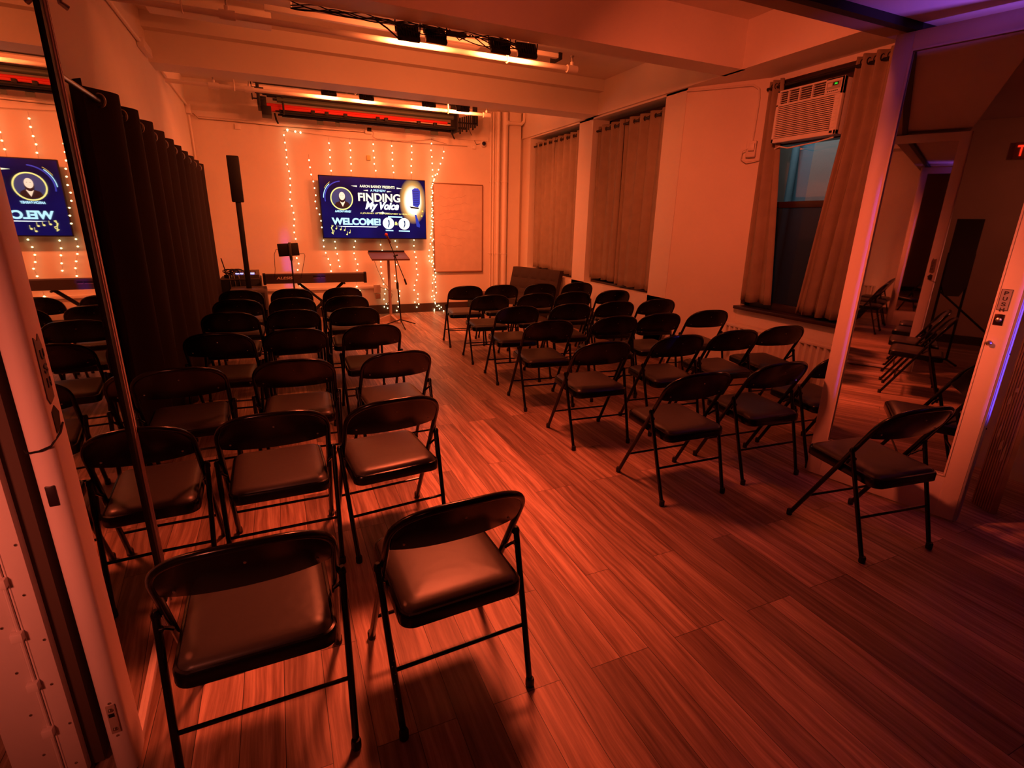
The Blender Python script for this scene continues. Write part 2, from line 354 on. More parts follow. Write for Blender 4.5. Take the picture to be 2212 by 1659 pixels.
# bull-nosed near stile
prof = [(0, .095)] + [(0, .012)]
prof = [(0, .095), (0, .016), (-.004, .006), (-.012, .0), (-.026, -.003), (-.042, .0), (-.050, .008), (-.052, .02), (-.052, .095)]
prism(bm, prof, .012, 2.49, 'Z')
box(bm, (-.045, W1-.028, .012), (0, W1, 2.49), .003)
box(bm, (-.044, .09, .012), (-.001, W1-.02, .040), .002); box(bm, (-.044, .09, 2.41), (-.001, W1-.02, 2.49), .002)
o = obj('door_frame', bm, M_frame, d1); o.matrix_local = TL
o = obj('mirror_panel', box(new(), (-.020, .096, .041), (-.012, W1-.060, 2.409)), M_mirror, d1); o.matrix_local = TL
o = obj('rubber_edge', box(new(), (-.030, W1-.064, .041), (-.004, W1-.027, 2.409)), M_rubber, d1); o.matrix_local = TL
bm = new(); box(bm, (-.006, W1-.022, .012), (.004, W1-.016, 2.49)); box(bm, (-.006, W1-.010, .012), (.004, W1-.006, 2.49))
o = obj('edge_bead', bm, M_frame, d1); o.matrix_local = TL
stk = obj('torn_push_sticker', prism(new(), [(.025, 1.118), (.038, 1.102), (.068, 1.112), (.070, 1.235), (.060, 1.262), (.048, 1.247), (.030, 1.258)], 0, .002, 'X'), mat('torn_grey_sticker', (.16, .11, .09), .5), d1); stk.matrix_local = TL
for i, ch in enumerate('USH'):
    text('sticker_letter', ch, .0025, 1.205-.033*i, .022, M_pushd, stk, .045, width=.022, off=.02, rot=(R(90), 0, R(90)))
o = obj('torn_lock_sticker', prism(new(), [(.030, 1.032), (.062, 1.040), (.074, 1.072), (.052, 1.095), (.030, 1.085)], 0, .0015, 'X'), mat('black_torn_sticker', (.03, .018, .014), .4), d1); o.matrix_local = TL
bm = new(); tube(bm, [(.004, .07, 1.045), (.004, .04, 1.030), (-.005, -.004, 1.015), (-.026, -.008, 1.008), (-.050, -.002, 1.004), (-.060, .02, 1.004)], .0025, 6)
o = obj('tied_string', bm, M_dark, d1); o.matrix_local = TL
pr_ = obj('flush_pull', box(new(), (-.037, -.0045, .865), (-.017, .006, .918), .003), mat('dark_flush_pull', (.02, .008, .012), .4), d1); pr_.matrix_local = TL
bm = new(); box(bm, (-.036, -.006, .165), (-.016, .004, .26), .001); fb = obj('flush_bolt', bm, mat('painted_bolt_plate', (.50, .38, .33), .4, metal=.3), d1); fb.matrix_local = TL
bm = new()
box(bm, (-.033, -.0065, .222), (-.020, -.005, .234)); o = obj('bolt_slot', bm, M_dark, fb)
bm = new(); lathe(bm, [(.0055, -.006), (.005, -.010), (.003, -.012)], 12, (-.026, 0, .247), 'Y'); lathe(bm, [(.0055, -.006), (.005, -.010), (.003, -.012)], 12, (-.026, 0, .182), 'Y')
obj('bolt_knob', bm, M_steel, fb)
bm = new()
for z in (.268, .155): lathe(bm, [(.003, -.004), (.003, -.006)], 8, (-.026, 0, z), 'Y')
obj('bolt_screw', bm, M_steel, fb)
# the two leaves folded behind it, joined by a long hinge
d3 = sempty('door_3')
bm = new(); box(bm, (-.682, 1.45, .012), (-.636, 2.15, 2.49), .002); obj('door_leaf', bm, M_frame, d3)
bm = new(); box(bm, (-.785, 1.45, .012), (-.692, 2.15, 2.49), .002); obj('door_leaf', bm, M_frame, d3)
obj('shadow_reveal', box(new(), (-.636, 1.475, .012), (-.604, 2.1, 2.49)), mat('brown_reveal', (.07, .04, .03), .7), d3)
bm = new(); tube(bm, [(-.687, 1.449, .02), (-.687, 1.449, 2.48)], .0045, 8); tube(bm, [(-.678, 1.4495, .02), (-.678, 1.4495, 2.48)], .002, 6)
hg = obj('long_hinge', bm, M_frame, d3)
bm = new()
for k in range(9):
    obj('hinge_lug', box(new(), (-.700, 1.432, .185+.157*k), (-.676, 1.45, .210+.157*k), .002), M_frame, hg)
bm = new()
for k in range(8):
    z = .06+.14*k
    lathe(bm, [(.004, 0), (.003, -.002)], 8, (-.656+.012*(k % 2), 1.45, z), 'Y'); lathe(bm, [(.004, 0), (.003, -.002)], 8, (-.715, 1.45, z+.06), 'Y')
obj('hinge_screw', bm, M_steel, hg)
# door stop on top of the left stile
t = thing('door_stop', 'small metal door catch high on the wall beside the left mirrored door', 'door catch', (XL+.0, 3.05, 2.42))
t.location = (-.56, 2.24, 2.17)
obj('plate', box(new(), (-.01, -.02, -.02), (0, .02, .03), .002), M_steel, t)
obj('catch', tube(new(), [(0, 0, 0), (.03, 0, -.005), (.035, 0, -.04), (.05, .01, -.05)], .008, 8), M_steel, t)

# ---------------------------------------------------------------- folding chair
def spine_y(z): return .225 - .42*z/.765
def arc_pts(n=22):
    pts = []
    for k in range(n+1):
        a = math.pi*k/n
        cx = -math.cos(a); sx = math.sin(a)
        x = .215*math.copysign(abs(cx)**.72, cx); z = .632 + .130*abs(sx)**.80
        y = spine_y(z) - .028*(1-(x/.215)**2)
        pts.append((x, y, z))
    return pts
def make_chair():
    t = thing('folding_chair', 'chair', 'chair')
    zt = .53
    for s in (-1, 1):
        b = tube(new(), [(s*.2215, spine_y(.012), .012), (s*.219, spine_y(.20), .20), (s*.217, spine_y(.44), .44)], .0115, 10)
        lg = obj('leg', b, M_blackm, t)
        obj('foot_cap', lathe(new(), [(.0135, 0), (.015, .004), (.015, .028), (.0125, .034)], 12, (s*.2215, spine_y(.012)+.002, 0)), M_rubber, lg)
        b = tube(new(), [(s*.220, -.225, .012), (s*.228, -.150, .25), (s*.236, -.066, .515)], .0105, 10)
        lathe(b, [(.0125, .505), (.0125, .520), (.007, .530)], 10, (s*.236, -.065, 0))
        lg = obj('leg', b, M_blackm, t)
        obj('foot_cap', lathe(new(), [(.0135, 0), (.015, .004), (.015, .028), (.0125, .034)], 12, (s*.220, -.226, 0)), M_rubber, lg)
        b = new(); tube(b, [(s*.236, -.078, .478), (s*.226, -.055, .462), (s*.212, -.035, .437)], .006, 6)
        lathe(b, [(.009, -.008), (.009, .008)], 10, (s*.231, -.079, .478), 'X')
        obj('hinge_bracket', b, M_blackm, t)
    ap = arc_pts()
    pts = [(-.217, spine_y(.44), .44), (-.216, spine_y(.54), .54)] + ap + [(.216, spine_y(.54), .54), (.217, spine_y(.44), .44)]
    obj('back_frame', tube(new(), pts, .0115, 10), M_blackm, t)
    # bowed sheet-metal backrest
    b = new(); N = 24; Mv = 6; g = []
    def top(x): return .632 + .130*max(0, 1-(abs(x)/.215)**(2/.72))**.40 if abs(x) < .215 else .632
    for i in range(N+1):
        x = -.206 + .412*i/N
        zt_ = top(x) - .001; zb = .583 + .012*(abs(x)/.206)**4
        col = []
        for j in range(Mv+1):
            z = zb + (zt_-zb)*j/Mv
            y = spine_y(z) - .028*(1-(x/.215)**2) - .006*math.sin(math.pi*j/Mv)
            col.append((x, y, z))
        g.append(col)
    F = [[b.verts.new((x, y-.005, z)) for x, y, z in c] for c in g]; K = [[b.verts.new((x, y+.005, z)) for x, y, z in c] for c in g]
    for i in range(N):
        for j in range(Mv):
            b.faces.new((F[i][j], F[i+1][j], F[i+1][j+1], F[i][j+1])); b.faces.new((K[i][j], K[i][j+1], K[i+1][j+1], K[i+1][j]))
    for i in range(N):
        b.faces.new((F[i][0], K[i][0], K[i+1][0], F[i+1][0])); b.faces.new((F[i][Mv], F[i+1][Mv], K[i+1][Mv], K[i][Mv]))
    for j in range(Mv):
        b.faces.new((F[0][j], F[0][j+1], K[0][j+1], K[0][j])); b.faces.new((F[N][j], K[N][j], K[N][j+1], F[N][j+1]))
    bk = obj('backrest', b, M_blackm, t)
    for s in (-1, 0, 1):
        b = lathe(new(), [(.0045, 0), (.0035, -.0025)], 8, (s*.17, spine_y(.62 + .08*(s == 0)) - .028*(1-(s*.17/.215)**2)-.010, .62+.08*(s == 0)), 'Y')
        obj('rivet', b, M_steel, bk)
    # seat pan and cushion: rounded trapezoid
    def outline(w0, w1, y0, y1, r, n=6):
        P = []
        for (cx, cy, a0) in ((w0-r, y0+r, -90), (w1-r, y1-r, 0), (-w1+r, y1-r, 90), (-w0+r, y0+r, 180)):
            for k in range(n+1):
                a = R(a0+90*k/n); P.append((cx+r*math.cos(a), cy+r*math.sin(a)))
        return P
    def stack(levels):
        b = new(); rings = []
        for (ins, z, w0, w1, y0, y1, r) in levels:
            rings.append([b.verts.new((x, y, z+.012*(y+.19)/.41)) for x, y in outline(w0-ins, w1-ins, y0+ins, y1-ins, max(.012, r-ins*.5))])
        n = len(rings[0])
        for a, c in zip(rings, rings[1:]):
            for k in range(n): b.faces.new((a[k], a[(k+1) % n], c[(k+1) % n], c[k]))
        b.faces.new(list(reversed(rings[0]))); b.faces.new(rings[-1]); return b
    Q = (.203, .199, -.198, .225, .045)
    st = obj('seat', stack([(.006, .366, *Q), (0, .370, *Q), (0, .405, *Q), (.004, .412, *Q), (.010, .414, *Q), (.014, .409, *Q)]), M_blackm, t)
    obj('seat_cushion', stack([(.011, .405, *Q), (.011, .412, *Q), (.018, .422, *Q), (.032, .429, *Q), (.060, .4325, *Q), (.10, .434, *Q), (.14, .4345, *Q)]), M_vinyl, st)
    z = .165; obj('stretcher', tube(new(), [(-.219, spine_y(z), z), (.219, spine_y(z), z)], .0065, 8), M_blackm, t)
    z = .205; obj('stretcher', tube(new(), [(-.226, -.225+.305*z, z), (.226, -.225+.305*z, z)], .0065, 8), M_blackm, t)
    return t
ordn = ['first', 'second', 'third', 'fourth', 'fifth', 'sixth', 'seventh']
chair0 = make_chair()
first = [True]
def chair(x, y, yaw, label, group):
    if first[0]:
        first[0] = False; chair0.location = (x, y, 0); chair0.rotation_euler = (0, 0, R(yaw)); chair0['label'] = label; chair0['group'] = group
        return chair0
    return dup(chair0, (x, y, 0), R(yaw), label, group)
GL, GR = 'folding chairs in the left block', 'folding chairs in the right block'
rowsL = [(6.56, (-.41, .105, .655)), (5.83, (-.40, .09, .62)), (5.05, (-.41, .075, .60)), (4.17, (-.42, .065, .61)), (3.265, (-.55, .03, .60)), (2.40, (-.60, -.09, .40))]
yawL = [(0, 0, 1), (-2, 0, 0), (-4, 1, -2), (-5, -1, 0), (3, -3, 5), (1, 1, 6)]
colL = ['beside the black curtain', 'in the middle', 'on the aisle']
for i, (y, xs) in enumerate(rowsL):
    for j, x in enumerate(xs):
        lb = 'black folding chair, left block, %s row from the screen, %s' % (ordn[i], colL[j])
        if i == 5: lb = ['black padded folding chair cut off by the edge of the left mirrored door', 'black padded folding chair behind the two nearest ones, left of its row mate', 'black padded folding chair right behind the nearest aisle chair of the left block'][j]
        chair(x, y, yawL[i][j], lb, GL)
chair(-.155, 1.465, 1, 'nearest and largest black folding chair at the bottom left corner', GL)
chair(.415, 1.455, 3, 'black folding chair standing alone at the aisle in the near foreground, scuffed legs', GL)
A2c = bpy.data.objects[[o.name for o in C.objects if 'scuffed legs' in o.get('label', '')][0]]
M_chip = mat('bare_metal_chip', (.55, .5, .45), .5)
for z, dx in ((.07, 0), (.11, .003), (.13, -.004), (.155, .002), (.175, -.003), (.20, .003), (.225, -.002), (.24, .004)):
    obj('paint_chip', box(new(), (-.221-.032*z+dx-.002, -.2375+.31*z, z-.004), (-.221-.032*z+dx+.0015, -.233+.31*z, z+.003)), M_chip, A2c)
rowsR = [(6.36, (2.13, 2.63, 3.20, 3.78)), (5.50, (2.12, 2.70, 3.20, 3.78)), (4.69, (2.09, 2.69, 3.24, 3.80)), (3.92, (2.03, 2.70, 3.20, 3.80)), (3.09, (2.01, 2.69, 3.26, 3.80)), (2.255, (2.09, 2.735, 3.34))]
colR = ['on the aisle', 'second from the aisle', 'third from the aisle', 'nearest the windows']
for i, (y, xs) in enumerate(rowsR):
    for j, x in enumerate(xs):
        chair(x, y+(0 if j == 0 else .01*j), (-6, -5, -5, -5, -4, -2)[i] - (1.5*j if i < 5 else 1.5*j), 'black folding chair, right block, %s row from the screen, %s' % (ordn[i], colR[j]), GR)
chair(2.665, 1.45, -7, 'black folding chair standing alone in front of the right mirrored door', 'folding chairs in the right block')

# ---------------------------------------------------------------- curtains
def curtain_mesh(L, z0, z1, folds, amp, seed=0, bottom_gather=0.0, lean=0.0, swag=None):
    rnd = random.Random(seed); b = new(); n = folds*14; m = 22
    ph = [rnd.uniform(-.5, .5) for _ in range(8)]
    g = []
    for i in range(n+1):
        u = i/n; col = []
        for j in range(m+1):
            v = j/m
            a = 2*math.pi*folds*u + .5*ph[0]*math.sin(3*v+ph[1]*5)*(1-v)
            k = amp*(.75+.25*v + .2*math.sin(5*u*ph[2]*6+2))
            y = k*math.sin(a) + (1-v)*amp*.55*math.sin(a*.5+ph[3]*6) + .25*amp*(1-v)*math.sin(a*2.3+ph[4]*6+3*v)
            x0 = u*L
            if swag: x0 = swag(u, v)
            x = x0 + .012*math.sin(a*2+1)*(1-v)
            z = z0 + (z1-z0)*v + (.006*math.sin(a) if j == 0 else 0)
            col.append(b.verts.new((x, y, z)))
        g.append(col)
    for i in range(n):
        for j in range(m): b.faces.new((g[i][j], g[i+1][j], g[i+1][j+1], g[i][j+1]))
    return b
def cloth(name, b, m, parent):
    o = obj(name, b, m, parent); md = o.modifiers.new('thickness', 'SOLIDIFY'); md.thickness = .004; return o
def grommets(b, xs, z, r=.022, tr=.005, yy=0, ang=None):
    for x in xs:
        pts = [(x, yy+r*math.cos(a)*.2, z+r*math.sin(a)) for a in ()]
        P = []
        for k in range(14):
            a = 2*math.pi*k/14
            P.append((x + .5*r*math.cos(a), yy + .85*r*math.cos(a), z + r*math.sin(a)))
        tube(b, P, tr, 6, closed=True)
    return b
# left black curtain on a rod along the left wall (local x runs towards the screen)
t = thing('curtain', 'long black grommet curtain covering the left wall beside the chairs', 'curtain', (-.80, 3.50, 0), R(90))
NF = 10
cloth('drape', curtain_mesh(4.74, .04, 2.16, NF, .065, 3), M_blackcloth, t)
r_ = .032
for k in range(1, 2*NF):
    x = 4.74*k/(2*NF); s = 1 if k % 2 == 0 else -1
    P = [(x + .2*r_*math.cos(a), -.010+r_*math.cos(a)*.0 + s*.0 + .8*r_*math.cos(a), 2.105+r_*math.sin(a)) for a in [2*math.pi*q/16 for q in range(16)]]
    obj('grommet', tube(new(), P, .0055, 6, closed=True), M_steel, t)
t = thing('curtain_rod', 'metal rod holding the long black curtain on the left wall', 'curtain rod', (-.80, 3.0, 2.105))
obj('rod', tube(new(), [(0, -.02, 0), (0, 5.45, 0)], .0125, 12), M_steel, t)
for y in (.02, 5.4):
    b = new(); tube(b, [(0, y, 0), (-.06, y, -.005), (-.125, y, -.005)], .006, 8); box(b, (-.128, y-.02, -.035), (-.120, y+.02, .035), .002); tube(b, [(.0, y-.02, 0), (0, y+.02, 0)], .018, 12)
    obj('rod_bracket', b, M_steel, t)
# taupe window curtains: local x runs towards the camera (-y), hung at x=4.17
def win_curtain(y_far, y_near, z0, z1, folds, amp, label, seed, x=4.165, swag=None, grp=None):
    t = thing('curtain', label, 'curtain', (x, y_far, 0), R(-90), grp)
    L = y_far-y_near
    cloth('drape', curtain_mesh(L, z0, z1, folds, amp, seed, swag=swag), M_taupe, t)
    zz = z1-.055
    for k in range(1, 2*folds):
        u = k/(2*folds); xx = swag(u, 1) if swag else L*u
        P = [(xx+.15*.024*math.cos(a), .8*.024*math.cos(a), zz+.024*math.sin(a)) for a in [2*math.pi*q/14 for q in range(14)]]
        obj('grommet', tube(new(), P, .004, 6, closed=True), M_bronze, t)
    return t
win_curtain(8.55, 7.86, .80, 2.82, 4, .030, 'taupe curtain panel at the far left window, its far half', 5)
win_curtain(7.85, 7.08, .77, 2.82, 4, .030, 'taupe curtain panel at the far left window, its near half', 6)
win_curtain(6.62, 6.02, .79, 2.80, 3, .036, 'taupe curtain panel at the middle window, its far half', 7)
win_curtain(6.01, 5.20, .76, 2.80, 4, .036, 'taupe curtain panel at the middle window, its near half', 8)
for (ya, yb, lb, z) in ((8.60, 7.04, 'dark rod across the far window holding two taupe curtains', 2.765), (6.655, 5.18, 'dark rod across the middle window holding two taupe curtains', 2.745), (4.14, 2.70, 'dark rod above the air conditioner at the nearest window', 2.80)):
    t = thing('curtain_rod', lb, 'curtain rod', (4.165 if ya > 5 else 4.475, ya, z))
    obj('rod', tube(new(), [(0, 0, 0), (0, yb-ya, 0)], .014, 12), M_bronze, t)
    b = new()
    for y in (-.02, yb-ya+.02): tube(b, [(0, y, 0), (.05, y, 0)], .007, 8)
    obj('rod_bracket', b, M_bronze, t)
# nearest window: narrow left panel and a wide right panel swept aside
win_curtain(4.11, 3.94, .79, 2.86, 2, .035, 'narrow taupe curtain hanging left of the air conditioner', 9, x=4.465, swag=lambda u, v: .01*(1-v)+u*(.16+.22*(1-v)))
win_curtain(3.27, 2.74, .76, 2.87, 5, .032, 'wide taupe curtain swept across the right side of the nearest window', 10, x=4.465,
            swag=lambda u, v: (-.14*(max(0, .78-v)/.78)**1.0*(1-u)) + u*.53)

# ---------------------------------------------------------------- air conditioner
t = thing('air_conditioner', 'white window air conditioner with green light above the nearest window', 'air conditioner', (4.40, 3.285, 2.295))
t.scale = (1.06, 1.06, 1.06)
W, Hh = .61, .415
b = new(); box(b, (.018, .006, .005), (.30, W-.006, Hh-.005), .006); obj('housing', b, M_white, t)
b = new()   # front: border around grille recess
for lo, hi in (((-.012, 0, 0), (.02, W, .035)), ((-.012, 0, Hh-.014), (.02, W, Hh)), ((-.012, 0, 0), (.02, .022, Hh)), ((-.012, W-.022, 0), (.02, W, Hh)), ((-.012, 0, .290), (.02, W, .308)), ((-.012, 0, .30), (.02, .155, Hh))): box(b, lo, hi, .003)
obj('front_panel', b, M_white, t)
obj('grille_backing', box(new(), (.010, .02, .03), (.018, W-.02, Hh-.012)), mat('dark_grille_backing', (.05, .03, .02), .6), t)
b = new()
for k in range(17): box(b, (-.009, .06, .040+.0148*k), (.011, W-.02, .048+.0148*k))
box(b, (-.008, .020, .035), (.011, .062, .292))
obj('intake_grille', b, M_white, t)
b = new()
for k in range(9): box(b, (-.011, .022, .05+.026*k), (-.006, .055, .058+.026*k))
obj('side_grille', b, M_white, t)
b = new()
for y in (.155, .275, .395, .50, .585): box(b, (-.008, y-.005, .308), (.010, y+.005, Hh-.012))
for k in range(5): box(b, (-.004, .158, .318+.017*k), (.009, W-.02, .322+.017*k))
obj('louvre_vent', b, M_white, t)
cp = obj('control_panel', box(new(), (-.0145, .028, .335), (-.011, .145, .388), .001), mat('control_panel_grey', (.45, .40, .36), .4), t)
obj('power_light', box(new(), (-.017, .052, .362), (-.014, .078, .376), .001), flat('green_indicator', (.10, 1.0, .05), 1.6), cp)
b = new(); box(b, (-.017, .045, .358), (-.0146, .09, .381), .001); obj('display_window', b, M_dark, cp)
b = new(); box(b, (-.016, .10, .352), (-.0146, .135, .378), .002); obj('button', b, M_white, cp)
b = new()
for k in range(6): box(b, (-.0135, .045+.016*k, .318), (-.0118, .056+.016*k, .324))
obj('control_marking', b, M_dark, cp)
b = new(); box(b, (-.0135, .03, .012), (-.0118, .055, .030)); obj('badge', b, M_dark, t)
t = thing('power_cord', 'thin white cord drooping below the air conditioner across the window', 'cord')
obj('cord', tube(new(), [(4.44, 3.92, 2.25), (4.43, 3.86, 2.265), (4.42, 3.76, 2.24), (4.43, 3.63, 2.25), (4.44, 3.49, 2.26), (4.44, 3.33, 2.28)], .006, 6), M_white, t)
# wall box with cord on the right wall
t = thing('wall_switch_box', 'cream switch box with looped cord on the wall left of the nearest window', 'electrical box', (4.475, 4.225, 2.28), R(32))
obj('box', box(new(), (-.055, -.045, -.075), (0, .045, .075), .006), M_trim, t)
obj('plug', box(new(), (-.085, -.035, -.02), (-.055, .02, .05), .004), M_trim, t)
obj('cord', tube(new(), [(-.07, .03, .0), (-.07, .075, -.02), (-.06, .08, -.09), (-.06, .03, -.12), (-.05, -.05, -.11), (-.03, -.10, -.10)], .005, 6), M_trim, t)
t = thing('conduit', 'cream conduit running down the right wall to the switch box', 'conduit')
obj('pipe', tube(new(), [(4.09, 4.83, 2.88), (4.42, 4.27, 2.86), (4.45, 4.22, 2.82), (4.46, 4.21, 2.73), (4.46, 4.215, 2.5), (4.46, 4.22, 2.36)], .010, 8), M_trim, t)
# radiator
t = thing('radiator', 'cream ribbed panel radiator under the nearest window', 'radiator', (4.085, 2.45, 0))
b = new(); n = 26; Lr = 1.70; t.location.x = 4.40
prof = []
for k in range(n):
    y0 = Lr*k/n; y1 = Lr*(k+1)/n; d = y1-y0
    prof += [(0.0, y0+.18*d), (0.0, y0+.55*d), (.035, y0+.72*d), (.035, y0+.98*d)]
poly = [(x, y) for x, y in prof] + [(.09, Lr), (.09, 0)]
prism(b, [(x, y) for x, y in poly], .12, .52, 'Z'); obj('panel', b, M_trim, t, False)
b = new(); box(b, (-.004, -.02, .51), (.10, Lr+.02, .54), .006); box(b, (.0, -.012, .11), (.10, 0, .52)); box(b, (.0, Lr, .11), (.10, Lr+.012, .52)); obj('top_grille', b, M_trim, t)
b = new()
for y in (.15, Lr-.15): box(b, (.03, y, 0), (.08, y+.04, .14))
obj('foot', b, M_trim, t)

# ---------------------------------------------------------------- television
tv = thing('television', 'large television on the back wall glowing with a blue WELCOME slide', 'television', (1.482, 8.735, 1.696))
TW, TH = 1.625, .915
obj('cabinet', box(new(), (-TW/2, 0, -TH/2), (TW/2, .045, TH/2), .006), M_dark, tv)
obj('wall_mount', (lambda b: (box(b, (-.25, .05, -.2), (.25, .07, .2), .002), box(b, (-.05, .06, -.05), (.05, .20, .05), .002), b)[-1])(new()), M_dark, tv)
# screen backdrop: procedural navy with a slow gradient
ms = bpy.data.materials.new('navy_screen'); ms.use_nodes = True; nt = ms.node_tree; bb = nt.nodes['Principled BSDF']
bb.inputs['Base Color'].default_value = (.004, .004, .01, 1); bb.inputs['Roughness'].default_value = .18
tc = nt.nodes.new('ShaderNodeTexCoord'); nz = nt.nodes.new('ShaderNodeTexNoise'); nz.inputs['Scale'].default_value = 1.6
nt.links.new(tc.outputs['Object'], nz.inputs['Vector']); rp = nt.nodes.new('ShaderNodeValToRGB'); nt.links.new(nz.outputs['Fac'], rp.inputs['Fac'])
rp.color_ramp.elements[0].color = (.002, .002, .030, 1); rp.color_ramp.elements[1].color = (.006, .005, .105, 1)
rp.color_ramp.elements[0].position = .35; rp.color_ramp.elements[1].position = .68
bb.inputs['Specular IOR Level'].default_value = .15
dist = nt.nodes.new('ShaderNodeVectorMath'); dist.operation = 'DISTANCE'; dist.inputs[1].default_value = (.60, 0, .13)
sq = nt.nodes.new('ShaderNodeMapping'); sq.inputs['Scale'].default_value = (1.35, 1, .85); sq.inputs['Location'].default_value = (-.21, 0, .02); nt.links.new(tc.outputs['Object'], sq.inputs['Vector']); nt.links.new(sq.outputs[0], dist.inputs[0])
gr = nt.nodes.new('ShaderNodeValToRGB'); gr.color_ramp.elements[0].position = .15; gr.color_ramp.elements[0].color = (1.6, 1.4, 1.0, 1); gr.color_ramp.elements[1].position = .30; gr.color_ramp.elements[1].color = (0, 0, 0, 1)
ge = gr.color_ramp.elements.new(.21); ge.color = (.9, .42, .04, 1); nt.links.new(dist.outputs['Value'], gr.inputs['Fac'])
ad = nt.nodes.new('ShaderNodeMix'); ad.data_type = 'RGBA'; ad.blend_type = 'ADD'; ad.inputs['Factor'].default_value = 1; nt.links.new(rp.outputs[0], ad.inputs[6]); nt.links.new(gr.outputs[0], ad.inputs[7])
nt.links.new(ad.outputs[2], bb.inputs['Emission Color']); bb.inputs['Emission Strength'].default_value = 1.0
scr = obj('screen', box(new(), (-TW/2+.012, -.003, -TH/2+.014), (TW/2-.012, .001, TH/2-.012)), ms, tv)
E_cream = flat('screen_cream', (1.0, .93, .62), 1.5); E_white = flat('screen_white', (.85, .95, 1.0), 1.9); E_cyan = flat('screen_pale_blue', (.45, .80, 1.0), 1.5)
E_gold = flat('screen_gold', (1.0, .62, .08), 1.3); E_yel = flat('screen_yellow', (1.0, .86, .25), 1.3); E_blue = flat('screen_mid_blue', (.012, .05, .16), 1.0)
E_skin = flat('screen_skin', (.9, .62, .45), 1.5); E_blk = flat('screen_black', (.004, .004, .008), 1.0); E_glow = flat('screen_hot_white', (1.0, .95, .75), 2.2); E_royal = flat('screen_royal_blue', (.02, .05, .50), 1.0)
def uv(u, v): return (-TW/2+u*TW, TH/2-v*TH)
def stext(name, s, u, v, h, m, width=None, **k):
    x, z = uv(u, v); return text(name, s, x, z, h*TH, m, scr, -.006, width=width*TW if width else None, **k)
def disc(name, u, v, r, m, y=-.005, ry=None, n=28):
    x, z = uv(u, v); b = new(); prism(b, [(x+r*TW*math.cos(2*math.pi*k/n), z+(ry or r)*TW*math.sin(2*math.pi*k/n)) for k in range(n)], y, y+.002, 'Y'); return obj(name, b, m, scr, False)
def poly(name, pts, m, y=-.005):
    b = new(); prism(b, [uv(*p) for p in pts], y, y+.002, 'Y'); return obj(name, b, m, scr, False)
def ring(name, u, v, r0_, r1_, m, y=-.006, a0=0, a1=360, n=40):
    b = new(); x, z = uv(u, v); tube(b, [(x+(r0_+r1_)/2*TW*math.cos(R(a0+(a1-a0)*k/n)), y, z+(r0_+r1_)/2*TW*math.sin(R(a0+(a1-a0)*k/n))) for k in range(n+(0 if a1-a0 == 360 else 1))], (r1_-r0_)/2*TW, 5, closed=(a1-a0 == 360)); return obj(name, b, m, scr)
stext('presenter_line', 'AARON BARNEY PRESENTS', .365, .165, .042, E_cream, .33, off=.015)
stext('preview_line', 'A PREVIEW', .462, .225, .036, E_cyan, .145, off=.02)
stext('title_line', 'FINDING', .345, .385, .135, E_cream, .40, off=.03)
stext('script_title_line', 'My Voice', .405, .55, .165, E_white, .325, off=.045, shear=.35)
stext('tagline', 'A JOURNEY OF SELF-DISCOVERY & HEALING', .355, .595, .030, E_yel, .50, off=.015)
stext('welcome_line', 'WELCOME!', .09, .775, .115, E_cyan, .455, off=.045)
poly('underline', [(.14, .795), (.52, .793), (.50, .808), (.2, .806)], E_white)
for nm, P_ in (('flourish', [(.285, .148), (.34, .138), (.34, .162)]), ('flourish', [(.77, .155), (.715, .143), (.715, .167)]), ('flourish', [(.395, .210), (.44, .200), (.44, .222)]), ('flourish', [(.665, .215), (.62, .205), (.62, .226)]), ('flourish', [(.50, .565), (.56, .555), (.57, .540), (.585, .562), (.65, .563), (.585, .572), (.57, .59), (.56, .572)])): poly(nm, P_, E_cream)
# portrait disc
disc('portrait_background', .195, .355, .092, E_blue, -.005)
ring('portrait_ring', .195, .355, .092, .103, E_yel, -.007)
poly('portrait_shirt', [(.125, .47), (.14, .42), (.175, .395), (.20, .44), (.225, .39), (.255, .42), (.268, .465), (.24, .50), (.20, .515), (.16, .50)], E_blk, -.007)
poly('portrait_neck', [(.182, .38), (.215, .38), (.222, .405), (.200, .485), (.178, .405)], E_skin, -.008)
disc('portrait_beard', .198, .345, .030, E_blk, -.009, .040)
disc('portrait_face', .198, .315, .027, E_skin, -.011, .036)
poly('portrait_mouth', [(.190, .365), (.206, .365), (.203, .372), (.193, .372)], E_skin, -.0115)
for u in (.188, .208): disc('portrait_eye', u, .305, .0035, E_blk, -.013, .0015, 10)
stext('portrait_caption', 'AARON BARNEY', .125, .575, .035, E_cyan, .15, off=.04)
# arc of light at the upper left
ring('light_arc', .20, .36, .150, .160, E_royal, -.005, 95, 190)
ring('light_arc', .20, .36, .164, .170, E_cyan, -.005, 130, 178)
ring('light_arc', .20, .36, .176, .179, E_gold, -.005, 125, 150)
